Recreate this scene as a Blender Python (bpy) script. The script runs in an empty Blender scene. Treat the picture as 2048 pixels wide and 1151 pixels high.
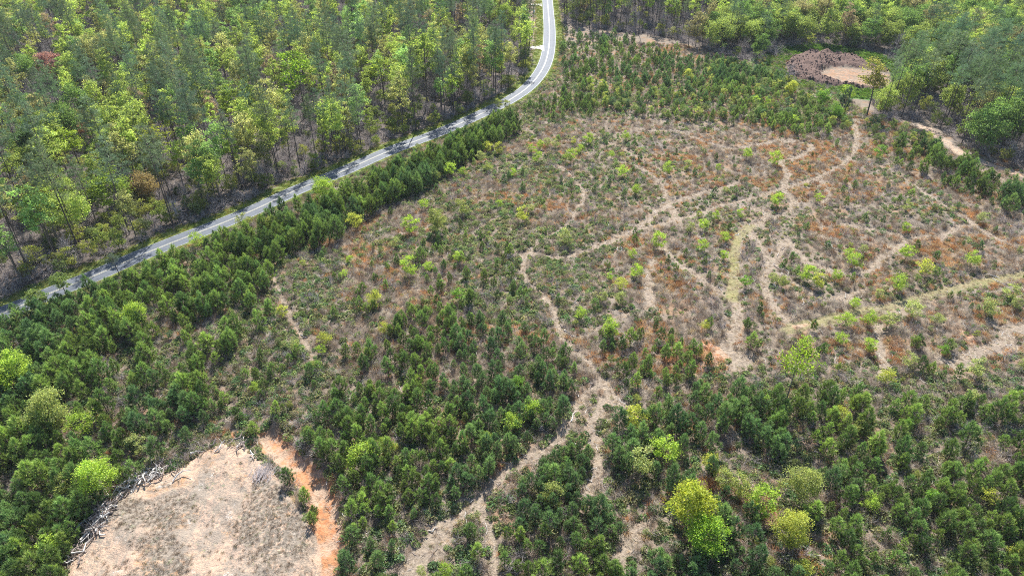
import bpy, math, random
import numpy as np
from mathutils import Vector

# ------------------------------------------------------------------ camera, sky, sun, exposure
SC = bpy.context.scene
CAM_H = 85.0
PITCH = math.radians(34.0)          # below the horizon
LENS = 24.0
cam_d = bpy.data.cameras.new('camera')
cam_d.lens = LENS; cam_d.sensor_width = 36.0
cam_d.clip_start = 0.5; cam_d.clip_end = 20000.0
cam = bpy.data.objects.new('camera', cam_d)
SC.collection.objects.link(cam)
cam.location = (0, 0, CAM_H)
cam.rotation_euler = (math.radians(90) - PITCH, 0, 0)
SC.camera = cam

SUN_EL, SUN_AZ = 46.0, 4.0         # degrees; azimuth clockwise from +Y (ahead of the camera)
w = bpy.data.worlds.new('World'); SC.world = w; w.use_nodes = True
wn = w.node_tree.nodes; wl = w.node_tree.links
sky = wn.new('ShaderNodeTexSky'); sky.sky_type = 'NISHITA'; sky.sun_disc = False
sky.sun_elevation = math.radians(SUN_EL); sky.sun_rotation = math.radians(SUN_AZ)
sky.air_density = 1.0; sky.dust_density = 0.6; sky.ozone_density = 2.5
bg = wn['Background']; bg.inputs['Strength'].default_value = 0.105
wl.new(sky.outputs[0], bg.inputs[0])
sun_d = bpy.data.lights.new('sun', 'SUN'); sun_d.energy = 5.0; sun_d.angle = math.radians(0.53)
sun_d.color = (1.0, 0.985, 0.955)
sun = bpy.data.objects.new('sun', sun_d); SC.collection.objects.link(sun)
_el, _az = math.radians(SUN_EL), math.radians(SUN_AZ)
sdir = Vector((math.sin(_az) * math.cos(_el), math.cos(_az) * math.cos(_el), math.sin(_el)))
sun.rotation_euler = (-sdir).to_track_quat('-Z', 'Y').to_euler()
SC.view_settings.view_transform = 'Standard'
SC.view_settings.look = 'None'
SC.view_settings.exposure = 1.15
SC.view_settings.gamma = 1.0
SC.cycles.filter_width = 1.0
SC.cycles.max_bounces = 5
SC.cycles.diffuse_bounces = 3
SC.cycles.transmission_bounces = 3
SC.cycles.use_denoising = False

COL = SC.collection
rng = np.random.default_rng(7)

# ------------------------------------------------------------------ helpers: numbers
F = 2048 * LENS / 36.0
sP, cP = math.sin(PITCH), math.cos(PITCH)


def hash2(ix, iy, s):
    h = (ix.astype(np.int64) * 374761393 + iy.astype(np.int64) * 668265263 + s * 1442695041) & 0x7fffffff
    h = ((h ^ (h >> 13)) * 1274126177) & 0x7fffffff
    return ((h ^ (h >> 16)) & 0xffff) / 65535.0


def noise(x, y, scale, seed=0, octaves=3):
    """smooth value noise in 0..1 over metres"""
    x = np.asarray(x, float) / scale; y = np.asarray(y, float) / scale
    tot = 0; amp = 1.0; norm = 0
    for o in range(octaves):
        ix, iy = np.floor(x), np.floor(y)
        fx, fy = x - ix, y - iy
        fx = fx * fx * (3 - 2 * fx); fy = fy * fy * (3 - 2 * fy)
        a = hash2(ix, iy, seed + o); b = hash2(ix + 1, iy, seed + o)
        c = hash2(ix, iy + 1, seed + o); d = hash2(ix + 1, iy + 1, seed + o)
        tot = tot + amp * ((a * (1 - fx) + b * fx) * (1 - fy) + (c * (1 - fx) + d * fx) * fy)
        norm += amp; amp *= 0.5; x = x * 2.03 + 17.1; y = y * 2.03 - 9.3
    return tot / norm


def base_h(x, y):
    return 1.6 * np.sin(np.asarray(x) / 75.0 + 1.0) + 1.4 * np.sin(np.asarray(y) / 62.0 + 0.6) + 0.9 * np.sin((np.asarray(x) + np.asarray(y)) / 41.0)


def at(px, py):
    """survey point (in the photograph's pixels) -> ground metres"""
    u = (np.asarray(px, float) - 1024) / F; v = (575.5 - np.asarray(py, float)) / F
    z = 0.0
    for _ in range(6):
        depth = (CAM_H - z) / (sP - v * cP)
        X = depth * u; Y = depth * (cP + v * sP)
        z = base_h(X, Y)
    return X, Y


def pts(lst):
    a = np.array(lst, float)
    X, Y = at(a[:, 0], a[:, 1])
    return np.stack([X, Y], 1)


def ppm(X, Y, Z=0.0):
    """how many photo pixels a metre covers there"""
    depth = Y * cP + (CAM_H - Z) * sP
    return F / depth


def inside(poly, x, y):
    x = np.asarray(x); y = np.asarray(y)
    c = np.zeros(x.shape, bool)
    n = len(poly)
    for i in range(n):
        x1, y1 = poly[i]; x2, y2 = poly[(i + 1) % n]
        if y1 == y2:
            continue
        t = ((y1 > y) != (y2 > y)) & (x < (x2 - x1) * (y - y1) / (y2 - y1) + x1)
        c ^= t
    return c


def seg_dist(line, x, y, closed=False):
    d = np.full(np.shape(x), 1e9)
    n = len(line)
    for i in range(n if closed else n - 1):
        ax, ay = line[i]; bx, by = line[(i + 1) % n]
        vx, vy = bx - ax, by - ay
        L = vx * vx + vy * vy + 1e-9
        t = np.clip(((x - ax) * vx + (y - ay) * vy) / L, 0, 1)
        d = np.minimum(d, np.hypot(x - ax - t * vx, y - ay - t * vy))
    return d


def sdf(poly, x, y):
    d = seg_dist(poly, x, y, True)
    return np.where(inside(poly, x, y), -d, d)


def smooth(e0, e1, v):
    t = np.clip((v - e0) / (e1 - e0), 0, 1)
    return t * t * (3 - 2 * t)


def spline(p, step=2.0):
    p = np.asarray(p, float)
    q = np.vstack([2 * p[0] - p[1], p, 2 * p[-1] - p[-2]])
    out = []
    for i in range(1, len(q) - 2):
        n = max(2, int(np.hypot(*(q[i + 1] - q[i])) / step))
        for k in range(n):
            t = k / n
            out.append(0.5 * ((2 * q[i]) + (-q[i - 1] + q[i + 1]) * t + (2 * q[i - 1] - 5 * q[i] + 4 * q[i + 1] - q[i + 2]) * t * t
                              + (-q[i - 1] + 3 * q[i] - 3 * q[i + 1] + q[i + 2]) * t ** 3))
    out.append(q[-2])
    return np.array(out)


# ------------------------------------------------------------------ survey of the place
ROAD = spline(pts([(-420, 790), (-200, 705), (21, 620), (104, 585), (195, 549), (264, 518), (348, 484), (448, 445), (521, 414), (591, 381),
                   (680, 345), (784, 300), (888, 261), (975, 222), (1014, 203), (1048, 181), (1069, 161), (1085, 138), (1094, 115),
                   (1098.5, 87), (1099, 56), (1097, 28), (1095, 0), (1092, -40), (1092, -80)]), 2.0)
ROAD_W = 2.75

TRACKS = [  # (points, half width in metres, grassiness)
    ([(800, 1190), (838, 1125), (866, 1082), (890, 1050)], 2.9, 0.0),
    ([(868, 1080), (905, 1040), (959, 1001), (994, 962), (1028, 931), (1081, 900), (1122, 873), (1143, 837), (1156, 806), (1185, 775)], 1.25, 0.1),
    ([(1185, 775), (1203, 757),
      (1167, 714), (1128, 679), (1114, 644), (1097, 602), (1073, 578), (1050, 552), (1045, 530), (1055, 505), (1090, 474), (1128, 453),
      (1153, 422), (1167, 387), (1142, 351), (1118, 332)], 1.0, 0.1),
    ([(1203, 757), (1222, 780), (1237, 805), (1262, 812)], 1.4, 0.0),
    ([(1215, 790), (1200, 820), (1182, 851), (1192, 889), (1196, 931), (1185, 970), (1172, 992)], 1.6, 0.0),
    ([(955, 1003), (974, 1040), (983, 1093), (990, 1150)], 1.1, 0.1),
    ([(1290, 1040), (1272, 1060), (1255, 1088), (1240, 1120)], 1.5, 0.0),
    ([(1040, 506), (1075, 505), (1111, 515), (1167, 502), (1212, 484), (1250, 469), (1292, 455), (1340, 443), (1407, 424), (1452, 408), (1504, 396), (1563, 377),
      (1626, 358), (1675, 334), (1706, 306), (1713, 278), (1706, 238)], 1.4, 0.15),
    ([(1212, 484), (1262, 462), (1306, 432), (1333, 408), (1369, 396), (1420, 382), (1478, 366)], 1.5, 0.0),
    ([(1333, 408), (1349, 422), (1345, 443)], 1.4, 0.0),
    ([(1487, 463), (1515, 446), (1536, 432), (1522, 420), (1494, 412), (1452, 412)], 1.1, 0.25),
    ([(1500, 452), (1476, 472), (1470, 500), (1469, 530), (1466, 568), (1466, 595)], 1.6, 0.95),
    ([(1466, 592), (1476, 618), (1473, 651), (1459, 675), (1445, 695), (1435, 716)], 1.5, 0.25),
    ([(1536, 432), (1556, 431), (1584, 415), (1588, 399), (1570, 382), (1567, 366), (1574, 348), (1570, 334), (1557, 321), (1598, 313), (1623, 297),
      (1612, 286), (1563, 280), (1515, 288), (1463, 297), (1418, 285), (1393, 275), (1348, 261), (1302, 261), (1271, 255)], 1.3, 0.1),
    ([(1497, 462), (1515, 484), (1536, 519), (1530, 554), (1532, 582), (1553, 616), (1574, 641)], 1.2, 0.1),
    ([(1543, 529), (1556, 509), (1570, 479), (1591, 498), (1612, 522), (1647, 536), (1689, 547), (1727, 547), (1751, 529), (1765, 512), (1796, 495),
      (1810, 477), (1786, 467), (1730, 455), (1689, 448)], 1.35, 0.05),
    ([(1810, 480), (1850, 472), (1890, 469), (1908, 456), (1932, 450), (1960, 456), (1991, 474), (2036, 495), (2100, 510)], 1.3, 0.2),
    ([(1560, 545), (1591, 564), (1619, 585), (1661, 597), (1695, 592), (1730, 578)], 1.2, 0.0),
    ([(1570, 660), (1612, 648), (1661, 637), (1713, 623), (1765, 616), (1835, 595), (1904, 578), (1974, 561), (2048, 548), (2150, 530)], 1.7, 0.5),
    ([(2130, 640), (2048, 655), (2005, 665), (2019, 686), (1984, 695), (1946, 710), (1915, 726)], 2.0, 0.0),
    ([(1984, 644), (2010, 660)], 1.6, 0.0),
    ([(1760, 650), (1755, 668), (1762, 703), (1767, 732), (1760, 750)], 1.2, 0.0),
    ([(1862, 695), (1882, 715), (1908, 732), (1925, 750)], 1.2, 0.0),
    ([(1309, 519), (1299, 547), (1299, 589), (1308, 612)], 1.2, 0.1),
    ([(1326, 495), (1347, 519), (1383, 543), (1418, 568), (1452, 592)], 1.3, 0.0),
    ([(1440, 700), (1470, 706), (1500, 716), (1470, 730)], 2.4, 0.0),
    ([(1180, 264), (1212, 281), (1243, 295), (1271, 313), (1313, 334), (1345, 360)], 1.0, 0.2),
    ([(542, 533), (556, 575), (577, 620), (598, 658), (619, 700), (630, 722)], 0.8, 0.1),
]
TRACKS += [([(1115, 336), (1180, 326), (1240, 322), (1295, 342), (1325, 372), (1333, 405)], 1.1, 0.0),
           ([(1180, 240), (1260, 238), (1330, 244), (1400, 252)], 0.9, 0.1), ([(1640, 360), (1660, 385), (1640, 410)], 0.9, 0.0),
           ([(1800, 350), (1850, 385), (1905, 420), (1960, 452)], 1.0, 0.0), ([(1640, 455), (1689, 448)], 1.0, 0.0), ([(1225, 640), (1262, 622), (1300, 612)], 0.8, 0.0)]
TRACKS = [(spline(pts(p), 2.5), hw * (1.0 if p[0][0] > 1210 and p[0][1] < 690 else 0.8), g) for p, hw, g in TRACKS]
RED_TRACKS = [([(1120, 226), (1146, 219), (1184, 217), (1222, 212), (1271, 209), (1340, 215), (1390, 224), (1430, 232)], 1.2),
              ([(440, 862), (458, 872), (470, 868)], 1.1), ([(385, 855), (402, 864)], 0.8), ([(1410, 690), (1440, 712), (1425, 735)], 2.0),
              ([(1590, 652), (1630, 645)], 0.8), ([(1925, 668), (1950, 680)], 1.4)]
RED_TRACKS = [(spline(pts(p), 2.5), hw) for p, hw in RED_TRACKS]
GULLY = spline(pts([(540, 872), (556, 895), (578, 915), (603, 937), (627, 959), (645, 987), (657, 1029), (660, 1064), (652, 1098), (646, 1133), (640, 1200)]), 1.5)
LANE = spline(pts([(1840, 250), (1883, 276), (1911, 301), (1946, 317), (1991, 334), (2048, 352), (2150, 390)]), 3)
CLEARING = pts([(110, 1250), (139, 1151), (146, 1126), (167, 1091), (209, 1032), (251, 990), (279, 964), (331, 947), (369, 935), (401, 910), (446, 890), (488, 897),
                (516, 914), (540, 940), (557, 962), (575, 990), (599, 1022), (624, 1057), (643, 1098), (640, 1151), (640, 1250)])
WEEDS = [pts([(px_ / 2.87, 750 + py_ / 2.87) for px_, py_ in z]) for z in (
    [(600, 830), (760, 700), (1000, 690), (1180, 740), (1330, 830), (1200, 830), (1050, 900), (980, 980), (900, 1010), (850, 950), (760, 900), (650, 890)],
    [(1290, 880), (1420, 760), (1500, 700), (1600, 720), (1740, 800), (1830, 900), (1820, 980), (1750, 1080), (1560, 1090), (1480, 1000), (1380, 960)],
    [(850, 1010), (1060, 980), (1100, 1080), (1000, 1200), (820, 1100)], [(1100, 480), (1220, 440), (1250, 520), (1180, 560)], [(1440, 640), (1600, 640), (1640, 720), (1500, 740)])]
RUTS = []
for _p in ([(428, 945), (450, 973), (495, 1015), (512, 1064), (520, 1130)], [(300, 1000), (360, 985), (420, 1000), (470, 1050), (480, 1140)], [(560, 1010), (590, 1060), (600, 1110), (590, 1170)]):
    _l = spline(pts(_p), 1.0)
    _d = np.gradient(_l, axis=0); _d = _d / np.hypot(_d[:, 0], _d[:, 1])[:, None]
    for _o in (-0.95, 0.95):
        RUTS.append(_l + np.stack([-_d[:, 1], _d[:, 0]], 1) * _o)
MOUND = pts([(1570, 128), (1584, 115), (1612, 106), (1650, 104), (1689, 110), (1722, 118), (1740, 130), (1775, 140), (1790, 160), (1770, 178), (1730, 180), (1690, 176),
             (1655, 172), (1625, 166), (1600, 160), (1578, 152)])
PAN = pts([(1640, 142), (1668, 134), (1700, 135), (1740, 139), (1790, 150), (1780, 170), (1735, 174), (1700, 172), (1668, 164), (1645, 153)])
FOREST_L = pts([(-900, 900), (-420, 765), (0, 600), (60, 578), (195, 531), (264, 501), (348, 467), (448, 430), (556, 384), (680, 333), (784, 287), (888, 249), (975, 211),
                (1022, 184), (1048, 155), (1062, 128), (1060, 100), (1050, 60), (1050, 0), (1046, -80), (-1800, -80)])
FOREST_R = pts([(1122, -80), (1124, 48), (1200, 60), (1330, 76), (1420, 104), (1500, 126), (1548, 118), (1572, 98), (1640, 90), (1720, 99), (1768, 114), (1800, 150), (1795, 185),
                (1760, 195), (1735, 225), (1770, 246), (1850, 240), (1905, 282), (1990, 322), (2080, 348), (2500, 470), (3000, 500), (3000, -80)])


GX0, GY0, GS = -560.0, -30.0, 0.75
GNX, GNY = 1494, 840
_gx = GX0 + GS * np.arange(GNX); _gy = GY0 + GS * np.arange(GNY)


def field(lines, R=16.0, closed=False, norm=None):
    """distance to lines on a coarse raster of the land, capped at R (in half widths where norm is given)"""
    D = np.full((GNY, GNX), R)
    for k, line in enumerate(lines):
        sc_ = norm[k] if norm else 1.0
        n = len(line)
        for i in range(n if closed else n - 1):
            a = line[i]; b = line[(i + 1) % n]
            RR = R * sc_
            i0 = int(max(0, (min(a[0], b[0]) - RR - GX0) / GS)); i1 = int(min(GNX, (max(a[0], b[0]) + RR - GX0) / GS + 2))
            j0 = int(max(0, (min(a[1], b[1]) - RR - GY0) / GS)); j1 = int(min(GNY, (max(a[1], b[1]) + RR - GY0) / GS + 2))
            if i1 <= i0 or j1 <= j0:
                continue
            X, Y = np.meshgrid(_gx[i0:i1], _gy[j0:j1])
            D[j0:j1, i0:i1] = np.minimum(D[j0:j1, i0:i1], seg_dist(np.array([a, b]), X, Y) / sc_)
    return D


def sfield(poly, R=16.0):
    X, Y = np.meshgrid(_gx, _gy)
    D = field([poly], R, True)
    return np.where(inside(poly, X, Y), -D, D)


def look(Fd, x, y):
    fx = np.clip((np.asarray(x, float) - GX0) / GS, 0, GNX - 1.001); fy = np.clip((np.asarray(y, float) - GY0) / GS, 0, GNY - 1.001)
    ix = fx.astype(int); iy = fy.astype(int); fx = fx - ix; fy = fy - iy
    return (Fd[iy, ix] * (1 - fx) + Fd[iy, ix + 1] * fx) * (1 - fy) + (Fd[iy + 1, ix] * (1 - fx) + Fd[iy + 1, ix + 1] * fx) * fy


F_ROAD = field([ROAD], 40.0)
F_GUL = field([GULLY], 10.0)
F_LANE = field([LANE], 10.0)
F_CLR = sfield(CLEARING); F_MND = sfield(MOUND); F_PAN = sfield(PAN); F_FL = sfield(FOREST_L, 6.0); F_FR = sfield(FOREST_R, 6.0)
F_RUT = field(RUTS, 3.0)
F_WEED = np.minimum.reduce([sfield(z, 6.0) for z in WEEDS])
F_TRK = field([t[0] for t in TRACKS], 3.0, norm=[t[1] for t in TRACKS])
F_GTRK = field([t[0] for t in TRACKS if t[2] > 0.4], 3.0, norm=[t[1] for t in TRACKS if t[2] > 0.4])
F_RED = field([t[0] for t in RED_TRACKS], 3.0, norm=[t[1] for t in RED_TRACKS])


def height(x, y):
    x = np.asarray(x, float); y = np.asarray(y, float)
    h = base_h(x, y)
    dr = look(F_ROAD, x, y)
    flat = smooth(5.0, 9.0, dr)
    h = h + flat * (0.5 * (noise(x, y, 9, 3) - 0.5) + 0.28 * (noise(x, y, 1.7, 5, 2) - 0.5)) - (1 - smooth(2.9, 4.2, dr)) * 0.06
    ci = smooth(1.2, -1.0, look(F_CLR, x, y))
    h = h + ci * (0.75 + 0.35 * (noise(x * 0.8 + y * 0.6, (y * 0.8 - x * 0.6) * 0.22, 1.5, 161, 3) - 0.5) + 0.5 * (noise(x, y, 5, 163, 3) - 0.5))
    h = h - 1.1 * smooth(3.2, 0.3, look(F_GUL, x, y) + 1.2 * (noise(x, y, 3, 9) - 0.5))
    lump = smooth(0.5, -2.0, look(F_MND, x, y)) * smooth(-1.0, 2.5, look(F_PAN, x, y))
    h = h + lump * (0.5 + 2.6 * np.abs(noise(x, y, 4.5, 21, 4) - 0.5) * 2 + 0.9 * noise(x, y, 1.6, 25, 2))
    h = h - 0.13 * np.exp(-(look(F_RUT, x, y) / 0.32) ** 2)
    tq = look(F_TRK, x, y)
    h = h - 0.14 * smooth(1.5, 0.7, tq) - 0.12 * np.exp(-((tq - 0.62) / 0.2) ** 2)
    return h


# ------------------------------------------------------------------ helpers: materials
def mat(name):
    m = bpy.data.materials.new(name); m.use_nodes = True
    nt = m.node_tree
    for n in list(nt.nodes):
        nt.nodes.remove(n)
    out = nt.nodes.new('ShaderNodeOutputMaterial')
    return m, nt, out


def N(nt, t, **kw):
    n = nt.nodes.new(t)
    for k, v in kw.items():
        setattr(n, k, v)
    return n


def mixc(nt, fac, a, b, mode='MIX'):
    n = nt.nodes.new('ShaderNodeMix'); n.data_type = 'RGBA'; n.blend_type = mode
    for idx, v in ((0, fac), (6, a), (7, b)):
        if isinstance(v, (int, float)):
            n.inputs[idx].default_value = v
        elif isinstance(v, tuple):
            n.inputs[idx].default_value = (*v, 1)
        else:
            nt.links.new(v, n.inputs[idx])
    return n.outputs[2]


def math_(nt, op, a, b=None, clamp=False):
    n = nt.nodes.new('ShaderNodeMath'); n.operation = op; n.use_clamp = clamp
    for i, v in enumerate((a, b)):
        if v is None:
            continue
        if isinstance(v, (int, float)):
            n.inputs[i].default_value = v
        else:
            nt.links.new(v, n.inputs[i])
    return n.outputs[0]


def noise_n(nt, vec, scale, detail=4, rough=0.6, lo=0.0, hi=1.0):
    n = nt.nodes.new('ShaderNodeTexNoise'); n.inputs['Scale'].default_value = scale
    n.inputs['Detail'].default_value = detail; n.inputs['Roughness'].default_value = rough
    nt.links.new(vec, n.inputs['Vector'])
    if (lo, hi) == (0.0, 1.0):
        return n.outputs[0]
    r = nt.nodes.new('ShaderNodeMapRange'); r.inputs[1].default_value = lo; r.inputs[2].default_value = hi
    r.interpolation_type = 'SMOOTHSTEP'
    nt.links.new(n.outputs[0], r.inputs[0])
    return r.outputs[0]


def leaf_material(name, trans, gloss, rough, tcol=(1.15, 1.15, 0.8)):
    m, nt, out = mat(name)
    a = N(nt, 'ShaderNodeAttribute', attribute_type='INSTANCER', attribute_name='tint')
    v = N(nt, 'ShaderNodeAttribute', attribute_type='GEOMETRY', attribute_name='shade')
    col = mixc(nt, 1.0, a.outputs['Color'], v.outputs['Color'], 'MULTIPLY')
    d = N(nt, 'ShaderNodeBsdfDiffuse'); t = N(nt, 'ShaderNodeBsdfTranslucent')
    nt.links.new(col, d.inputs[0])
    tc = mixc(nt, 1.0, col, tcol, 'MULTIPLY')
    nt.links.new(tc, t.inputs[0])
    mx = N(nt, 'ShaderNodeMixShader'); mx.inputs[0].default_value = trans
    nt.links.new(d.outputs[0], mx.inputs[1]); nt.links.new(t.outputs[0], mx.inputs[2])
    g = N(nt, 'ShaderNodeBsdfGlossy'); g.inputs['Roughness'].default_value = rough
    g.inputs['Color'].default_value = (0.9, 0.95, 0.9, 1)
    m2 = N(nt, 'ShaderNodeMixShader'); m2.inputs[0].default_value = gloss
    nt.links.new(mx.outputs[0], m2.inputs[1]); nt.links.new(g.outputs[0], m2.inputs[2])
    nt.links.new(m2.outputs[0], out.inputs[0])
    return m


M_LEAF = leaf_material('spring_leaves', 0.55, 0.015, 0.6)
M_NEEDLE = leaf_material('pine_needles', 0.22, 0.015, 0.6, (1.08, 1.15, 0.85))
M_BRUSH = leaf_material('dry_brush', 0.3, 0.0, 0.6)


def plain(name, col, rough=0.85, var=0.25, scale=3.0):
    m, nt, out = mat(name)
    tc = N(nt, 'ShaderNodeTexCoord')
    n = noise_n(nt, tc.outputs['Object'], scale, 5, 0.65, 0.3, 0.7)
    c = mixc(nt, n, tuple(x * (1 - var) for x in col), tuple(min(1, x * (1 + var)) for x in col))
    p = N(nt, 'ShaderNodeBsdfPrincipled'); p.inputs['Roughness'].default_value = rough
    nt.links.new(c, p.inputs['Base Color']); nt.links.new(p.outputs[0], out.inputs[0])
    return m


M_BARK = plain('grey_brown_bark', (0.10, 0.08, 0.065), 0.9, 0.4, 2.0)
M_PBARK = plain('dark_pine_bark', (0.085, 0.062, 0.05), 0.9, 0.4, 2.0)
M_TWIG = plain('grey_bare_twigs', (0.33, 0.285, 0.27), 0.9, 0.3, 2.0)
M_LOG = plain('bleached_wood', (0.50, 0.46, 0.41), 0.8, 0.3, 2.5)
M_LOGD = plain('weathered_brown_wood', (0.22, 0.17, 0.14), 0.85, 0.4, 2.5)
M_POLE = plain('pole_wood', (0.18, 0.14, 0.11), 0.85)
M_METAL = plain('galvanised_metal', (0.62, 0.64, 0.66), 0.4, 0.1)


def ground_material():
    m, nt, out = mat('open_ground')
    geo = N(nt, 'ShaderNodeNewGeometry')
    pos = geo.outputs['Position']

    def attr(name):
        a = N(nt, 'ShaderNodeAttribute', attribute_type='GEOMETRY', attribute_name=name)
        return a.outputs['Fac']
    wob = noise_n(nt, pos, 0.9, 5, 0.7)
    wob = math_(nt, 'MULTIPLY', math_(nt, 'SUBTRACT', wob, 0.5), 1.1)

    def mask(name, lo=0.35, hi=0.65):
        s = math_(nt, 'ADD', attr(name), wob)
        r = N(nt, 'ShaderNodeMapRange', interpolation_type='SMOOTHSTEP')
        r.inputs[1].default_value = lo; r.inputs[2].default_value = hi
        nt.links.new(s, r.inputs[0])
        return r.outputs[0]
    n1 = noise_n(nt, pos, 0.07, 5, 0.6, 0.35, 0.65)
    n2 = noise_n(nt, pos, 0.28, 5, 0.65, 0.40, 0.62)
    n3 = noise_n(nt, pos, 1.6, 6, 0.7, 0.3, 0.7)
    n4 = noise_n(nt, pos, 3.0, 5, 0.75, 0.42, 0.62)
    n5 = noise_n(nt, pos, 0.16, 4, 0.6, 0.5, 0.66)
    # open cut-over ground: brown litter, mauve grey slash, straw
    c = mixc(nt, n2, (0.145, 0.12, 0.095), (0.205, 0.178, 0.15))
    c = mixc(nt, n1, c, (0.21, 0.16, 0.11))
    c = mixc(nt, math_(nt, 'MULTIPLY', n3, 0.6), c, (0.30, 0.23, 0.17))
    c = mixc(nt, math_(nt, 'MULTIPLY', n5, 0.6), c, (0.31, 0.175, 0.09))
    # forest floor: leaf litter
    lit = mixc(nt, n3, (0.082, 0.066, 0.056), (0.16, 0.128, 0.108))
    c = mixc(nt, mask('litter'), c, lit)
    # mown verge
    gr = mixc(nt, n3, (0.11, 0.16, 0.035), (0.21, 0.21, 0.06))
    c = mixc(nt, mask('verge'), c, gr)
    # tracks: chewed wood chips and straw
    tr = mixc(nt, n3, (0.15, 0.115, 0.084), (0.335, 0.26, 0.182))
    tr = mixc(nt, math_(nt, 'MULTIPLY', n2, 0.35), tr, (0.24, 0.185, 0.14))
    tr = mixc(nt, math_(nt, 'MULTIPLY', n4, 0.55), tr, (0.40, 0.325, 0.25))
    tg = mixc(nt, n3, (0.17, 0.17, 0.055), (0.31, 0.26, 0.12))
    tr = mixc(nt, attr('grassy'), tr, tg)
    c = mixc(nt, mask('track'), c, tr)
    # red clay
    rd = mixc(nt, n3, (0.36, 0.14, 0.06), (0.50, 0.26, 0.13))
    rd = mixc(nt, noise_n(nt, pos, 0.35, 5, 0.7, 0.42, 0.6), rd, (0.42, 0.29, 0.20))
    rd = mixc(nt, math_(nt, 'MULTIPLY', noise_n(nt, pos, 1.1, 5, 0.75, 0.52, 0.62), 0.8), rd, (0.20, 0.13, 0.085))
    c = mixc(nt, mask('red'), c, rd)
    # bare pale pad
    b1 = mixc(nt, noise_n(nt, pos, 0.22, 5, 0.65, 0.42, 0.58), (0.50, 0.345, 0.235), (0.31, 0.25, 0.19))
    b1 = mixc(nt, noise_n(nt, pos, 0.13, 5, 0.7, 0.54, 0.66), b1, (0.48, 0.275, 0.145))
    b1 = mixc(nt, noise_n(nt, pos, 0.31, 5, 0.7, 0.60, 0.68), b1, (0.54, 0.48, 0.41))
    mp = N(nt, 'ShaderNodeMapping'); mp.inputs['Rotation'].default_value = (0, 0, math.radians(-62)); mp.inputs['Scale'].default_value = (1.0, 0.16, 1.0)
    nt.links.new(pos, mp.inputs['Vector'])
    st = noise_n(nt, mp.outputs[0], 0.55, 6, 0.7, 0.44, 0.6)
    b1 = mixc(nt, math_(nt, 'MULTIPLY', st, 0.75), b1, (0.54, 0.355, 0.245))
    st2 = noise_n(nt, mp.outputs[0], 0.9, 5, 0.7, 0.56, 0.66)
    b1 = mixc(nt, math_(nt, 'MULTIPLY', st2, 0.7), b1, (0.33, 0.245, 0.185))
    sc = noise_n(nt, pos, 2.4, 6, 0.75, 0.44, 0.6)
    b1 = mixc(nt, math_(nt, 'MULTIPLY', sc, noise_n(nt, pos, 0.17, 4, 0.6, 0.38, 0.56)), b1, (0.25, 0.205, 0.16))
    b1 = mixc(nt, math_(nt, 'MULTIPLY', noise_n(nt, pos, 5.0, 3, 0.6, 0.62, 0.70), 0.7), b1, (0.20, 0.15, 0.11))
    wd = mixc(nt, noise_n(nt, pos, 2.0, 6, 0.8, 0.4, 0.62), (0.16, 0.13, 0.10), (0.33, 0.27, 0.205))
    b1 = mixc(nt, math_(nt, 'MULTIPLY', attr('weedy'), noise_n(nt, pos, 1.2, 5, 0.75, 0.34, 0.5)), b1, wd)
    c = mixc(nt, mask('bare'), c, b1)
    # churned dark spoil
    sp = mixc(nt, n3, (0.08, 0.05, 0.038), (0.185, 0.12, 0.095))
    c = mixc(nt, mask('spoil'), c, sp)
    # lush low green
    lg = mixc(nt, n3, (0.05, 0.13, 0.025), (0.12, 0.22, 0.05))
    c = mixc(nt, mask('lush'), c, lg)
    p = N(nt, 'ShaderNodeBsdfPrincipled'); p.inputs['Roughness'].default_value = 0.95
    p.inputs['Specular IOR Level'].default_value = 0.15
    nt.links.new(c, p.inputs['Base Color'])
    bump = N(nt, 'ShaderNodeBump'); bump.inputs['Strength'].default_value = 0.9; bump.inputs['Distance'].default_value = 0.35
    hb = math_(nt, 'ADD', noise_n(nt, pos, 1.3, 6, 0.75), math_(nt, 'MULTIPLY', noise_n(nt, pos, 4.5, 4, 0.7), 0.5))
    nt.links.new(hb, bump.inputs['Height']); nt.links.new(bump.outputs[0], p.inputs['Normal'])
    nt.links.new(p.outputs[0], out.inputs[0])
    return m


M_GROUND = ground_material()


def asphalt():
    m, nt, out = mat('worn_asphalt')
    uv = N(nt, 'ShaderNodeUVMap')
    geo = N(nt, 'ShaderNodeNewGeometry')
    sep = N(nt, 'ShaderNodeSeparateXYZ'); nt.links.new(uv.outputs[0], sep.inputs[0])
    # wheel paths, polished paler, at a quarter and three quarters of each lane
    s = math_(nt, 'SINE', math_(nt, 'MULTIPLY', sep.outputs[0], 8 * math.pi))
    s = math_(nt, 'MULTIPLY', math_(nt, 'ADD', s, 1.0), 0.5)
    n = noise_n(nt, geo.outputs['Position'], 0.5, 6, 0.7, 0.3, 0.7)
    c = mixc(nt, n, (0.06, 0.068, 0.082), (0.10, 0.11, 0.125))
    c = mixc(nt, math_(nt, 'MULTIPLY', s, 0.35), c, (0.13, 0.14, 0.155))
    p = N(nt, 'ShaderNodeBsdfPrincipled'); p.inputs['Roughness'].default_value = 0.7; p.inputs['Specular IOR Level'].default_value = 0.3
    nt.links.new(c, p.inputs['Base Color'])
    b = N(nt, 'ShaderNodeBump'); b.inputs['Strength'].default_value = 0.25; b.inputs['Distance'].default_value = 0.02
    nt.links.new(noise_n(nt, geo.outputs['Position'], 30, 3), b.inputs['Height']); nt.links.new(b.outputs[0], p.inputs['Normal'])
    nt.links.new(p.outputs[0], out.inputs[0])
    return m


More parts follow.
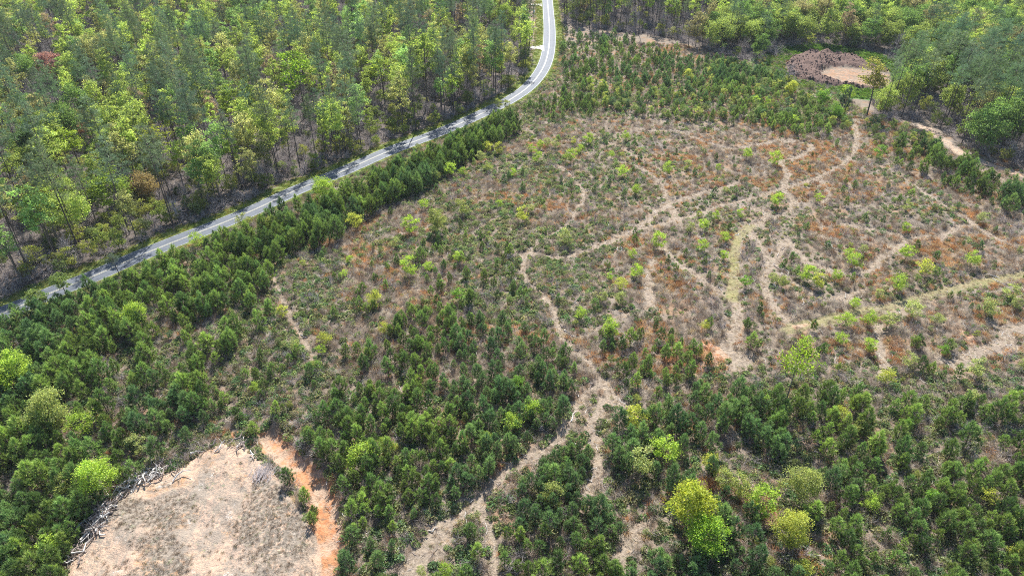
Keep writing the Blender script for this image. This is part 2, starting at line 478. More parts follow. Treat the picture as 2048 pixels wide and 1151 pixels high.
M_ROAD = asphalt()
M_PAINT = plain('white_road_paint', (0.32, 0.325, 0.335), 0.55, 0.12, 1.0)
M_PAINTY = plain('faded_yellow_road_paint', (0.46, 0.42, 0.31), 0.55, 0.1, 1.0)
M_GRAVEL = plain('pale_gravel', (0.55, 0.52, 0.48), 0.9, 0.2, 2.0)


# ------------------------------------------------------------------ helpers: objects
def new_mesh(name, V, Fc, mats, mat_idx=None, shade=None, smooth_=False):
    me = bpy.data.meshes.new(name)
    V = np.asarray(V, np.float32)
    if isinstance(Fc, np.ndarray):
        k = Fc.shape[1]; nf = len(Fc)
        me.vertices.add(len(V)); me.vertices.foreach_set('co', V.ravel())
        me.loops.add(nf * k); me.loops.foreach_set('vertex_index', Fc.astype(np.int32).ravel())
        me.polygons.add(nf)
        me.polygons.foreach_set('loop_start', np.arange(nf, dtype=np.int32) * k)
        me.polygons.foreach_set('loop_total', np.full(nf, k, np.int32))
    else:
        me.from_pydata(V.tolist(), [], Fc)
    for m in mats:
        me.materials.append(m)
    if mat_idx is not None:
        me.polygons.foreach_set('material_index', np.asarray(mat_idx, np.int32))
    if smooth_:
        me.polygons.foreach_set('use_smooth', np.ones(len(me.polygons), bool))
    me.update(calc_edges=True)
    if shade is not None:
        a = me.attributes.new('shade', 'FLOAT_COLOR', 'POINT')
        s = np.asarray(shade, np.float32)
        if s.ndim == 1:
            s = np.stack([s, s, s, np.ones_like(s)], 1)
        a.data.foreach_set('color', s.ravel())
    return me


def put(name, me, parent=None, loc=(0, 0, 0), rotz=0.0, scale=None, label=None, cat=None, group=None, kind=None, tint=None):
    o = bpy.data.objects.new(name, me)
    COL.objects.link(o)
    o.location = loc
    if rotz:
        o.rotation_euler = (0, 0, rotz)
    if scale is not None:
        o.scale = scale
    if parent is not None:
        o.parent = parent
    if label: o['label'] = label
    if cat: o['category'] = cat
    if group: o['group'] = group
    if kind: o['kind'] = kind
    if tint is not None: o['tint'] = [float(t) for t in tint]
    return o


class MB:
    """collects vertices and faces"""
    def __init__(s):
        s.v = []; s.f = []; s.n = 0; s.mi = []; s.sh = []

    def add(s, V, Fc, mi=0, sh=1.0):
        V = np.asarray(V, float)
        s.v.append(V)
        for f in Fc:
            s.f.append([i + s.n for i in f]); s.mi.append(mi)
        s.sh.append(np.full(len(V), sh) if np.isscalar(sh) else np.asarray(sh))
        s.n += len(V)

    def tube(s, P, R, sides=5, mi=0, cap=False):
        P = np.asarray(P, float); n = len(P)
        V = []
        for i in range(n):
            d = P[min(i + 1, n - 1)] - P[max(i - 1, 0)]
            d = d / (np.linalg.norm(d) + 1e-9)
            a = np.cross(d, (0, 0, 1) if abs(d[2]) < 0.9 else (1, 0, 0)); a /= np.linalg.norm(a) + 1e-9
            b = np.cross(d, a)
            for k in range(sides):
                t = 2 * math.pi * k / sides
                V.append(P[i] + R[i] * (a * math.cos(t) + b * math.sin(t)))
        Fc = []
        for i in range(n - 1):
            for k in range(sides):
                k2 = (k + 1) % sides
                Fc.append([i * sides + k, i * sides + k2, (i + 1) * sides + k2, (i + 1) * sides + k])
        if cap:
            Fc.append(list(range(sides))[::-1]); Fc.append([(n - 1) * sides + k for k in range(sides)])
        s.add(V, Fc, mi)

    def box(s, c, d, mi=0):
        x, y, z = c; a, b, h = d[0] / 2, d[1] / 2, d[2] / 2
        V = [(x + i * a, y + j * b, z + k * h) for i in (-1, 1) for j in (-1, 1) for k in (-1, 1)]
        s.add(V, [[0, 1, 3, 2], [4, 6, 7, 5], [0, 4, 5, 1], [2, 3, 7, 6], [0, 2, 6, 4], [1, 5, 7, 3]], mi)

    def mesh(s, name, mats, shade=True, smooth_=False):
        return new_mesh(name, np.vstack(s.v), s.f, mats, s.mi, np.concatenate(s.sh) if shade else None, smooth_)


def unit(a):
    return a / (np.linalg.norm(a, axis=-1, keepdims=True) + 1e-9)


def leaf_quads(r, C, size, up=0.3, stretch=1.5):
    """diamond leaves round centres C"""
    n = len(C)
    d = unit(r.normal(size=(n, 3)) + np.array([0, 0, up]))
    e = unit(np.cross(d, r.normal(size=(n, 3))))
    s = size * r.uniform(0.6, 1.35, (n, 1))
    V = np.stack([C + d * s * stretch * 0.5, C + e * s * 0.5, C - d * s * stretch * 0.5, C - e * s * 0.5], 1).reshape(-1, 3)
    return V, np.arange(n * 4).reshape(n, 4)


def blades(r, C, D, L, W, spread):
    """thin needle triangles: base at C, pointing along D with spread"""
    n = len(C)
    d = unit(D + r.normal(size=(n, 3)) * spread)
    e = unit(np.cross(d, r.normal(size=(n, 3))))
    l = L * r.uniform(0.65, 1.25, (n, 1)); w_ = W * r.uniform(0.7, 1.3, (n, 1))
    V = np.stack([C - e * w_ * 0.5, C + e * w_ * 0.5, C + d * l + e * w_ * 0.15, C + d * l - e * w_ * 0.15], 1).reshape(-1, 3)
    return V, np.arange(n * 4).reshape(n, 4)


def shade_of(r, n, lo, hi, warm=0.0):
    s = np.repeat(r.uniform(lo, hi, n), 4)
    o = np.stack([s, s, s, np.ones_like(s)], 1)
    if warm:
        t = np.repeat(r.uniform(0, warm, n), 4)
        o[:, 0] *= 1 + t; o[:, 2] *= 1 - 0.5 * t
    return o


# ------------------------------------------------------------------ plant builders (unit metres, base at the origin)
def pine_young(seed, h=4.2, width=2.2):
    """plantation pine: whorled upswept branches, each ending in an upright brush of needles, a leader on top"""
    r = np.random.default_rng(seed)
    tk = MB()
    lean = r.normal(size=2) * 0.05 * h
    def ax(t): return np.array([lean[0] * t * t, lean[1] * t * t, h * t])
    P = [ax(t) - (0, 0, 0.15 * (t == 0)) for t in np.linspace(0, 1, 6)]
    tk.tube(P, np.linspace(0.07, 0.012, 6), 5)
    C, D, GROWTH_LIGHT, LN = [], [], [], []
    whorls = 8
    skew = r.uniform(0, 6.28); sk = r.uniform(0, 0.3)
    for i in range(whorls):
        t = 0.14 + 0.80 * i / (whorls - 1) + r.normal() * 0.012
        nb = int(r.integers(4, 7)) if i < whorls - 1 else 3
        prof = [0.72, 0.98, 1.0, 0.86, 0.70, 0.52, 0.36, 0.18][i]
        a0 = r.uniform(0, 6.28)
        for k in range(nb):
            a = a0 + 6.28 * k / nb + r.normal() * 0.25
            L = width / 2 * prof * r.uniform(0.6, 1.25) * (1 + sk * math.cos(a - skew))
            if r.random() < 0.08:
                continue
            base = ax(t)
            tip = base + np.array([math.cos(a) * L, math.sin(a) * L, r.uniform(0.25, 0.65) * L + 0.05])
            tk.tube([base, (base + tip) / 2 - (0, 0, 0.08 * L), tip], [0.022, 0.016, 0.010], 3)
            out_ = np.array([math.cos(a), math.sin(a), 0])
            C.append(tip); D.append(unit(out_ * 0.35 + np.array([0, 0, 1.0]))); GROWTH_LIGHT.append(r.uniform(1.15, 1.6)); LN.append(0.46)  # paler new growth, brightened further to paint sunlit tips into the colour
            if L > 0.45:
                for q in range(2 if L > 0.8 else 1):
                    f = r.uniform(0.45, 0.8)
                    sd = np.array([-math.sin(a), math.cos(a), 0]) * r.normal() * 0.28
                    C.append(base + (tip - base) * f + sd + (0, 0, 0.05)); D.append(unit(out_ * 0.4 + sd + np.array([0, 0, 0.8]))); GROWTH_LIGHT.append(r.uniform(0.45, 0.75)); LN.append(0.38)  # older inner tufts, darkened further to paint in shade within the crown
    C.append(ax(1.04)); D.append(np.array([0, 0, 1.0])); GROWTH_LIGHT.append(1.5); LN.append(0.4)
    C.append(ax(0.97)); D.append(np.array([0, 0, 1.0])); GROWTH_LIGHT.append(1.4); LN.append(0.5)
    C.append(ax(0.88)); D.append(np.array([0, 0, 1.0])); GROWTH_LIGHT.append(1.2); LN.append(0.45)
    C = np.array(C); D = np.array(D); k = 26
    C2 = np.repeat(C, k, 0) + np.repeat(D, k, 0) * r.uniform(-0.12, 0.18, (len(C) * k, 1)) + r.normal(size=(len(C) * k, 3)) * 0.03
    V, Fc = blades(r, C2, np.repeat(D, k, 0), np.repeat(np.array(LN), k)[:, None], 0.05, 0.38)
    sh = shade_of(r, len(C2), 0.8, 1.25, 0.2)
    sh[:, :3] *= np.repeat(np.repeat(np.array(GROWTH_LIGHT), k), 4)[:, None]
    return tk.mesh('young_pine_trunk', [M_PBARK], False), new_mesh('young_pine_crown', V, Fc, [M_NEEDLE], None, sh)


def pine_tall(seed, h=25.0, crown0=0.5, width=6.0, nwh=13, dens=1.25):
    r = np.random.default_rng(seed)
    tk = MB()
    bend = r.normal(size=2) * 0.02 * h
    def ax(t): return np.array([bend[0] * t * t, bend[1] * t * t, h * t])
    T = np.linspace(0, 1, 9)
    tk.tube([ax(t) - (0, 0, 0.3 if t == 0 else 0) for t in T], (0.155 * (1 - T) + 0.03) * h / 25, 6)
    C, D = [], []
    for i in range(3):                   # dead snags under the crown
        t = r.uniform(crown0 * 0.6, crown0); a = r.uniform(0, 6.28); L = r.uniform(0.8, 1.8)
        b = ax(t); tk.tube([b, b + (math.cos(a) * L, math.sin(a) * L, -0.1)], [0.04, 0.015], 3)
    for i in range(nwh):
        t = crown0 + (0.985 - crown0) * (i / (nwh - 1)) ** 0.9
        f = (t - crown0) / (1 - crown0)
        rad = width / 2 * (0.45 + 0.75 * math.sin(math.pi * min(1.0, 0.18 + 0.62 * f + 0.1)) if f < 0.5 else 1.2 * (1 - f) ** 0.65 + 0.08)
        nb = r.integers(2, 5)
        a0 = r.uniform(0, 6.28)
        for k in range(nb):
            a = a0 + 6.28 * k / nb + r.normal() * 0.4
            L = rad * r.uniform(0.45, 1.25)
            b = ax(t); rise = L * r.uniform(-0.05, 0.4)
            tip = b + np.array([math.cos(a) * L, math.sin(a) * L, rise])
            mid = (b + tip) / 2 + (0, 0, -0.05 * L)
            tk.tube([b, mid, tip], [0.05, 0.035, 0.012], 3)
            n = max(2, int(L / 0.42))
            for q in range(n):
                s = 0.3 + 0.75 * (q + r.random()) / n
                c = b + (tip - b) * s + r.normal(size=3) * np.array([0.28, 0.28, 0.16])
                C.append(c); D.append(unit(np.array([math.cos(a), math.sin(a), 0.55])))
                if r.random() < 0.7:
                    C.append(c + r.normal(size=3) * np.array([0.45, 0.45, 0.22])); D.append(unit(np.array([math.cos(a), math.sin(a), 0.6])))
    C = np.array(C); D = np.array(D); k = int(8 * dens)
    sh0 = np.repeat(r.uniform(0.75, 1.25, len(C)), k)
    C2 = np.repeat(C, k, 0) + r.normal(size=(len(C) * k, 3)) * 0.14
    V, Fc = blades(r, C2, np.repeat(D, k, 0), 0.5, 0.075, 0.8)
    sh = shade_of(r, len(C2), 0.75, 1.3, 0.15); sh[:, :3] *= np.repeat(sh0, 4)[:, None]
    return tk.mesh('tall_pine_trunk', [M_PBARK], False), new_mesh('tall_pine_crown', V, Fc, [M_NEEDLE], None, sh)


def broadleaf(seed, h=16.0, width=7.0, crown0=0.35, clumps=34, leaves=70, size=0.34, fill=0.5, trunk_r=None, forks=2, bark=None, tidy=0.0):
    """deciduous tree: trunk, forking limbs, a twig to each leaf clump"""
    r = np.random.default_rng(seed)
    tk = MB()
    tr = trunk_r or 0.0095 * h
    top = h * (crown0 + 0.35)
    bend = r.normal(size=2) * 0.03 * h
    def ax(z):
        t = z / h
        return np.array([bend[0] * t * t, bend[1] * t * t, z])
    zs = np.linspace(-0.2, top, 7)
    tk.tube([ax(z) for z in zs], np.linspace(tr, tr * 0.4, 7), 6)
    limbs = []
    nl = 5 + forks * 2
    for i in range(nl):
        z = h * (crown0 * 0.8) + (top - h * crown0 * 0.8) * (i + 0.5) / nl
        a = i * 2.4 + r.normal() * 0.4
        L = width * 0.33 * r.uniform(0.7, 1.2)
        b = ax(z); e = b + np.array([math.cos(a) * L, math.sin(a) * L, L * r.uniform(0.6, 1.5)])
        m_ = (b + e) / 2 + np.array([math.cos(a), math.sin(a), -0.5]) * 0.1 * L
        tk.tube([b, m_, e], [tr * 0.42, tr * 0.28, tr * 0.14], 4)
        limbs += [m_, e]
    limbs += [ax(top), ax(top * 0.85)]
    limbs = np.array(limbs)
    cz = h * (crown0 + 1) / 2; rz = h * (1 - crown0) / 2
    C, S = [], []
    for i in range(clumps):
        for _ in range(20):
            d = unit(r.normal(size=3))
            q = r.uniform(0.35, 1.0) ** 0.5
            lump = 1 + (0.28 - 0.2 * tidy) * math.sin(3.1 * d[0] + seed) * math.cos(2.7 * d[1] - seed) + (0.1 - 0.06 * tidy) * r.normal()
            taper = 1.0 - 0.25 * max(0, d[2]) + (0.0 if d[2] > 0 else -0.25 * d[2] * -1)
            p = np.array([d[0] * width / 2 * q * lump * taper, d[1] * width / 2 * q * lump * taper, cz + d[2] * rz * q * lump])
            if d[2] < -0.75 and r.random() < 0.6:
                continue
            break
        p[:2] += ax(p[2])[:2]
        j = np.argmin(np.linalg.norm(limbs - p, axis=1))
        if i % 2 == 0:
            tk.tube([limbs[j], (limbs[j] + p) / 2 + r.normal(size=3) * 0.15, p], [tr * 0.13, tr * 0.09, tr * 0.04], 3)
        n = int(leaves * r.uniform(0.5, 1.5))
        rad = width * 0.085 * r.uniform(0.7, 1.5) / max(fill, 0.2) ** 0.5
        o = r.normal(size=(n, 3)) * np.array([1, 1, 0.6]) * rad * 0.62
        C.append(p + o); S.append(np.full(n, r.uniform(0.8, 1.2)))
    C = np.vstack(C); S = np.concatenate(S)
    V, Fc = leaf_quads(r, C, size)
    sh = shade_of(r, len(C), 0.75, 1.28, 0.2); sh[:, :3] *= np.repeat(S, 4)[:, None]
    return tk.mesh('tree_trunk', [bark or M_BARK], False), new_mesh('tree_crown', V, Fc, [M_LEAF], None, sh)


def bare_twigs(seed, h=8.0, width=5.0, n=70, trunk_frac=0.3, tw=0.03, stems=1):
    """leafless tree or shrub"""
    r = np.random.default_rng(seed)
    tk = MB(); cr = MB()
    tops = []
    for s in range(stems):
        o = r.normal(size=3) * (0.12 * width if stems > 1 else 0); o[2] = 0
        e = o * 2.2 + np.array([r.normal() * 0.06 * h, r.normal() * 0.06 * h, h * (trunk_frac + 0.25)])
        tk.tube([o - (0, 0, 0.2), (o + e) / 2 + r.normal(size=3) * 0.05, e], [tw * 2.8, tw * 2.2, tw * 1.3], 5)
        tops.append((o, e))
    for i in range(n):
        o, e = tops[i % stems]
        t = r.uniform(0.35, 1.0)
        b = o + (e - o) * t
        d = unit(r.normal(size=3) + np.array([0, 0, 0.7]))
        tip = b + d * np.array([width * 0.5, width * 0.5, h * (1 - t * (trunk_frac + 0.25)) * 0.85]) * r.uniform(0.5, 1.0)
        tip[2] = max(tip[2], 0.15 * h)
        m_ = (b + tip) / 2 + r.normal(size=3) * 0.06 * width
        cr.tube([b, m_, tip], [tw, tw * 0.7, tw * 0.25], 3)
        for k in range(3):
            p = m_ + (tip - m_) * r.uniform(0, 1)
            cr.tube([p, p + unit(r.normal(size=3) + np.array([0, 0, 0.4]) + d) * width * 0.16], [tw * 0.5, tw * 0.2], 3)
    return tk.mesh('bare_trunk', [M_BARK], False), cr.mesh('bare_branches', [M_TWIG], False)


def brush_tuft(seed, kind):
    """low clump for ground cover, about a metre across"""
    r = np.random.default_rng(seed)
    if kind == 'grass':
        n = 60
        a = r.uniform(0, 6.28, n); rad = r.uniform(0, 0.5, n) ** 0.8
        C = np.stack([np.cos(a) * rad, np.sin(a) * rad, np.zeros(n)], 1)
        V, Fc = blades(r, C, C * 0.8 + np.array([0, 0, 0.8]), 0.55, 0.06, 0.35)
    elif kind == 'twig':
        n = 62
        a = r.uniform(0, 6.28, n); rad = r.uniform(0, 0.45, n)
        C = np.stack([np.cos(a) * rad, np.sin(a) * rad, r.uniform(0, 0.45, n)], 1)
        V, Fc = blades(r, C, C * 0.9 + np.array([0, 0, 0.4]), 0.62, 0.035, 0.6)
    else:
        n = 95
        d = unit(r.normal(size=(n, 3))); d[:, 2] = np.abs(d[:, 2])
        C = d * r.uniform(0.3, 1.0, (n, 1)) ** 0.5 * np.array([0.55, 0.55, 0.6]) * (1 + 0.25 * np.sin(3 * d[:, :1] + seed))
        V, Fc = leaf_quads(r, C, 0.15, 0.5, 1.7)
    sh = shade_of(r, n, 0.65, 1.35, 0.2)
    return new_mesh('tuft', V, Fc, [M_BRUSH if kind != 'leaf' else M_LEAF], None, sh)


# ------------------------------------------------------------------ the ground sheet, split along what covers it
def build_ground():
    ny, nx = 620, 640
    ys = 40 * np.exp(np.linspace(0, math.log(520 / 40), ny))
    ys = np.concatenate([[-6000, -1500, -400, -100, -20, 15, 30], ys, [560, 640, 800, 1200, 2500, 9000]])
    ts = np.linspace(-1, 1, nx)
    ts = np.concatenate([[-8, -5, -3, -2, -1.4, -1.15], ts, [1.15, 1.4, 2, 3, 5, 8]])
    Y, Tt = np.meshgrid(ys, ts, indexing='ij')
    X = Tt * (np.clip(Y, 15, 2000) * 0.78 + 62)
    x, y = X.ravel(), Y.ravel()
    far = smooth(600, 1200, np.maximum(np.abs(x), np.abs(y)))
    z = height(x, y) * (1 - far)
    A = {}
    wv = 0.5 * (noise(x, y, 2.2, 15, 3) - 0.5)
    A['track'] = smooth(1.4, 0.3, look(F_TRK, x, y) + wv) * (0.78 + 0.5 * noise(x, y, 5, 29, 3))
    A['grassy'] = smooth(1.3, 0.6, look(F_GTRK, x, y) + wv) * (0.55 + 0.8 * (noise(x, y, 4, 17, 2) - 0.3))
    lane = smooth(3.0, 1.2, look(F_LANE, x, y) + 3 * wv)
    red = smooth(1.7, 0.4, look(F_RED, x, y) + 1.6 * wv) * (0.35 + 0.65 * noise(x, y, 3, 19, 2))
    dg = look(F_GUL, x, y)
    gw = 1.2 + 1.6 * smooth(70, 55, y) + 0.9 * smooth(90, 70, y)
    gul = smooth(1.3, -0.9, dg - gw + 4.5 * wv)
    dc = look(F_CLR, x, y); dp = look(F_PAN, x, y); dm = look(F_MND, x, y)
    A['red'] = np.maximum(np.maximum(red, gul), 0.45 * smooth(2, -2, dp))
    A['bare'] = np.maximum(np.maximum(smooth(0.9, -0.9, dc), 0.36 * smooth(2.5, -3.5, dp + 6 * wv)), lane * 0.62)
    A['weedy'] = smooth(1.6, -1.6, look(F_WEED, x, y) + 9 * (noise(x, y, 3.4, 23, 4) - 0.5))
    A['weedy'] = np.maximum(A['weedy'], 0.9 * smooth(2, -2, dp) * noise(x, y, 6, 27, 3))
    A['weedy'] = np.maximum(A['weedy'], 0.75 * smooth(0.75, 0.2, look(F_RUT, x, y)) * noise(x, y, 2, 33, 2) * 1.6)
    A['spoil'] = smooth(1.5, -1.5, dm) * (0.22 + 0.78 * smooth(-2.5, 3.5, dp + 8 * wv))
    A['lush'] = smooth(12, 4, np.abs(dm - 7)) * (dm > 0) * 0.85
    fl = np.maximum(smooth(4, -4, look(F_FL, x, y)), smooth(4, -4, look(F_FR, x, y)))
    A['litter'] = fl * (1 - A['lush']) * (1 - lane)
    dr = look(F_ROAD, x, y)
    A['verge'] = smooth(7.4, 5.2, dr + 1.5 * (noise(x, y, 7, 31) - 0.5))
    A['litter'] = A['litter'] * (1 - A['verge'])
    P = np.stack([x, y, z], 1)
    H, W = X.shape
    idx = np.arange(H * W).reshape(H, W)
    Q = np.stack([idx[:-1, :-1], idx[:-1, 1:], idx[1:, 1:], idx[1:, :-1]], -1).reshape(-1, 4)

    def fm(k):
        return A[k][Q].mean(1)
    cls = np.zeros(len(Q), int)                      # 0 open ground
    cls[fm('litter') > 0.5] = 1
    cls[fm('verge') > 0.5] = 2
    cls[fm('track') > 0.5] = 3
    cls[gul[Q].mean(1) > 0.5] = 4
    cls[dc[Q].mean(1) < 0] = 5
    cls[dm[Q].mean(1) < 0] = 6
    cls[lane[Q].mean(1) > 0.5] = 7
    names = ['ground', 'forest_floor', 'grass_verge', 'dirt_track', 'red_gully', 'bare_clearing', 'spoil_heap', 'dirt_lane']
    labs = ['brown cut-over ground of litter, slash and low regrowth', 'leaf litter floor under the tall trees', 'mown yellow green grass verge along the road',
            'network of pale winding skid tracks across the cut-over ground', 'eroded orange red clay gully beside the bare clearing',
            'bare pale tan clearing at the lower left', 'ring of dark churned soil round a pale pan at the upper right', 'pale sandy lane under the tall pines at the right']
    for k, nme in enumerate(names):
        q = Q[cls == k]
        if not len(q):
            continue
        u, inv = np.unique(q, return_inverse=True)
        me = new_mesh(nme, P[u], inv.reshape(-1, 4), [M_GROUND], smooth_=True)
        for a, val in A.items():
            at_ = me.attributes.new(a, 'FLOAT', 'POINT')
            at_.data.foreach_set('value', val[u].astype(np.float32))
        put(nme, me, kind='structure', label=labs[k])


build_ground()


# ------------------------------------------------------------------ road
def strip(name, m, o0, o1, lift, label, dash=None):
    n = len(ROAD)
    d = np.gradient(ROAD, axis=0); d = unit(d)
    nrm = np.stack([-d[:, 1], d[:, 0]], 1)
    cols = 5 if abs(o1 - o0) > 2 else 2
    V, uv = [], []
    for j in range(cols):
        o = o0 + (o1 - o0) * j / (cols - 1)
        p = ROAD + nrm * o
        z = base_h(ROAD[:, 0], ROAD[:, 1]) + lift - 0.015 * abs(o)
        V.append(np.stack([p[:, 0], p[:, 1], z], 1)); uv.append(np.full(n, j / (cols - 1)))
    V = np.vstack(V); uv = np.concatenate(uv)
    idx = np.arange(cols * n).reshape(cols, n)
    Q = np.stack([idx[:-1, :-1], idx[:-1, 1:], idx[1:, 1:], idx[1:, :-1]], -1).reshape(-1, 4)[:, ::-1]
    me = new_mesh(name, V, np.ascontiguousarray(Q), [m])
    l = me.uv_layers.new(name='UVMap')
    li = np.empty(len(me.loops), np.int32); me.loops.foreach_get('vertex_index', li)
    l.data.foreach_set('uv', np.stack([uv[li], np.zeros(len(li))], 1).astype(np.float32).ravel())
    return me


road = put('road', strip('road', M_ROAD, -ROAD_W - 0.22, ROAD_W + 0.22, 0.07, ''), kind='structure', label='grey two lane asphalt road curving along the forest')
for o in (-ROAD_W, ROAD_W):
    put('edge_line', strip('edge_line', M_PAINT, o - 0.055, o + 0.055, 0.088, ''), parent=road)
for o in (-0.16, 0.16):
    put('centre_line', strip('centre_line', M_PAINTY, o - 0.06, o + 0.06, 0.088, ''), parent=road)


def apron(poly_px):
    p = pts(poly_px)
    z = base_h(p[:, 0], p[:, 1])
    V = np.vstack([np.c_[p, z + 0.085], np.c_[p, z - 0.3]])
    n = len(p)
    Fc = [list(range(n))] + [[i, i + n, (i + 1) % n + n, (i + 1) % n] for i in range(n)]
    me = new_mesh('driveway', V, Fc, [M_GRAVEL])
    return put('driveway', me, kind='structure')


apron([(1088, 91), (1088.5, 103), (1080, 99), (1068, 98), (1052, 95), (1052, 93.5), (1070, 93)])['label'] = 'short pale driveway joining the road at the bend'
apron([(1083, 8), (1084, 14), (1076, 11.5), (1060, 9.5), (1060, 8.5)])['label'] = 'short pale driveway joining the road at the top edge'

# ------------------------------------------------------------------ prototypes
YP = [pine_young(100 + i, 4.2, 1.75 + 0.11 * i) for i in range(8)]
TP = [pine_tall(200 + i, 25.0, c0, wd) for i, (c0, wd) in enumerate([(0.6, 4.8), (0.56, 5.2), (0.66, 4.4), (0.5, 4.8), (0.68, 5.2), (0.62, 4.2)])]
ST = [pine_tall(250 + i, 25.0, c0, wd, 10) for i, (c0, wd) in enumerate([(0.66, 6.2), (0.7, 5.4), (0.72, 6.6)])]   # long bare trunks
AIRY = [broadleaf(300 + i, 17, 4.3 + 0.28 * i, 0.40 + 0.02 * (i % 3), 36, 62, 0.26, 0.42) for i in range(7)]
FULL = [broadleaf(330 + i, 14, 9.0 + 0.4 * i, 0.22, 64, 100, 0.29, 0.6) for i in range(6)]
SAP = [broadleaf(360 + i, 3.6, 2.5 + 0.12 * i, 0.14, 24, 66, 0.125, 0.42, 0.05, 2, tidy=0.4) for i in range(7)]
BARE = [bare_twigs(400 + i, 9, 5.5, 46, 0.3, 0.045) for i in range(4)]
BSHR = [bare_twigs(420 + i, 2.2, 2.6, 40, 0.05, 0.022, 4) for i in range(4)]
LONE = broadleaf(390, 15, 6.5, 0.58, 34, 34, 0.28, 0.3, 0.13)

JOINED = {}


def joined(pair, key):
    """trunk and crown of a prototype in one mesh, for masses"""
    if key in JOINED:
        return JOINED[key]
    V, Q, mi, sh = [], [], [], []
    n = 0
    mats = []
    for me in pair:
        co = np.empty(len(me.vertices) * 3, np.float32); me.vertices.foreach_get('co', co); co = co.reshape(-1, 3)
        q = np.empty(len(me.loops), np.int32); me.loops.foreach_get('vertex_index', q)
        V.append(co); Q.append(q.reshape(-1, 4) + n); mi.append(np.full(len(q) // 4, len(mats)))
        a = me.attributes.get('shade')
        if a:
            c = np.empty(len(co) * 4, np.float32); a.data.foreach_get('color', c); sh.append(c.reshape(-1, 4))
        else:
            sh.append(np.ones((len(co), 4), np.float32))
        mats.append(me.materials[0]); n += len(co)
    me = new_mesh(key, np.vstack(V), np.vstack(Q), mats, np.concatenate(mi), np.vstack(sh))
    JOINED[key] = bpy.data.objects.new(key, me)
    return JOINED[key]


def tuft_obj(seed, kind):
    return bpy.data.objects.new('tuft', brush_tuft(seed, kind))


def mass(name, protos, P, rotz, scl, tint, label, cat, tilt=0.0, seed=1):
    """one object of many alike plants"""
    r = np.random.default_rng(seed)
    n = len(P)
    me = bpy.data.meshes.new(name)
    me.vertices.add(n); me.vertices.foreach_set('co', np.asarray(P, np.float32).ravel())
    rot = np.zeros((n, 3), np.float32); rot[:, 2] = rotz
    rot[:, :2] = r.normal(size=(n, 2)) * tilt
    scl = np.asarray(scl, np.float32)
    if scl.ndim == 1:
        scl = np.stack([scl] * 3, 1)
    for nm, val in (('rot', rot), ('scl', scl), ('tint', np.asarray(tint, np.float32))):
        a = me.attributes.new(nm, 'FLOAT_VECTOR', 'POINT'); a.data.foreach_set('vector', np.ascontiguousarray(val, np.float32).ravel())
    a = me.attributes.new('pick', 'INT', 'POINT'); a.data.foreach_set('value', r.integers(0, len(protos), n).astype(np.int32))
    o = put(name, me, kind='stuff', label=label, cat=cat)
    ng = bpy.data.node_groups.new(name, 'GeometryNodeTree')
    ng.interface.new_socket('Geometry', in_out='INPUT', socket_type='NodeSocketGeometry')
    ng.interface.new_socket('Geometry', in_out='OUTPUT', socket_type='NodeSocketGeometry')
    gi = ng.nodes.new('NodeGroupInput'); go = ng.nodes.new('NodeGroupOutput')
    iop = ng.nodes.new('GeometryNodeInstanceOnPoints')
    g2i = ng.nodes.new('GeometryNodeGeometryToInstance')
    for p in protos:
        oi = ng.nodes.new('GeometryNodeObjectInfo'); oi.inputs['Object'].default_value = p
        oi.inputs['As Instance'].default_value = False
        ng.links.new(oi.outputs['Geometry'], g2i.inputs[0])
    def named(nm, t):
        q = ng.nodes.new('GeometryNodeInputNamedAttribute'); q.data_type = t; q.inputs['Name'].default_value = nm
        return q.outputs['Attribute']
    e2r = ng.nodes.new('FunctionNodeEulerToRotation')
    ng.links.new(named('rot', 'FLOAT_VECTOR'), e2r.inputs[0])
    ng.links.new(gi.outputs[0], iop.inputs['Points']); ng.links.new(g2i.outputs[0], iop.inputs['Instance'])
    iop.inputs['Pick Instance'].default_value = True
    ng.links.new(named('pick', 'INT'), iop.inputs['Instance Index'])
    ng.links.new(e2r.outputs[0], iop.inputs['Rotation'])
    ng.links.new(named('scl', 'FLOAT_VECTOR'), iop.inputs['Scale'])
    ng.links.new(iop.outputs[0], go.inputs[0])
    md = o.modifiers.new('scatter', 'NODES'); md.node_group = ng
    return o


def plant(name, pair, x, y, s, tint, label, cat, group=None, rotz=None, sz=None, lean=None, crown='crown', trunk='trunk', trunk_mat=None):
    z = float(height(np.array([x]), np.array([y]))[0])
    e = put(name, None, loc=(x, y, z), rotz=rng.uniform(0, 6.28) if rotz is None else rotz, scale=(s, s, sz or s), label=label, cat=cat, group=group)
    e.empty_display_size = 0.5
    if lean:
        e.rotation_euler = (lean[0], lean[1], e.rotation_euler[2])
    put(trunk, pair[0], e, tint=(1, 1, 1))
    put(crown, pair[1], e, tint=tint)
    return e


# ------------------------------------------------------------------ where plants stand
def jitter_grid(d, seed, y0=38, y1=560, tmax=1.12):
    r = np.random.default_rng(seed)
    ys = np.arange(y0, y1, d)
    out = []
    for i, yy in enumerate(ys):
        half = tmax * (yy * 0.78 + 62)
        xs = np.arange(-half, half, d) + (d / 2 if i % 2 else 0)
        out.append(np.stack([xs, np.full(len(xs), yy)], 1))
    P = np.vstack(out)
    return P + r.uniform(-0.45, 0.45, P.shape) * d


def to_px(x, y):
    """survey pixel of a ground point, only to know what is in view"""
    z = base_h(x, y)
    depth = y * cP + (CAM_H - z) * sP
    return 1024 + F * x / depth, 575.5 - F * ((z - CAM_H) * cP + y * sP) / depth


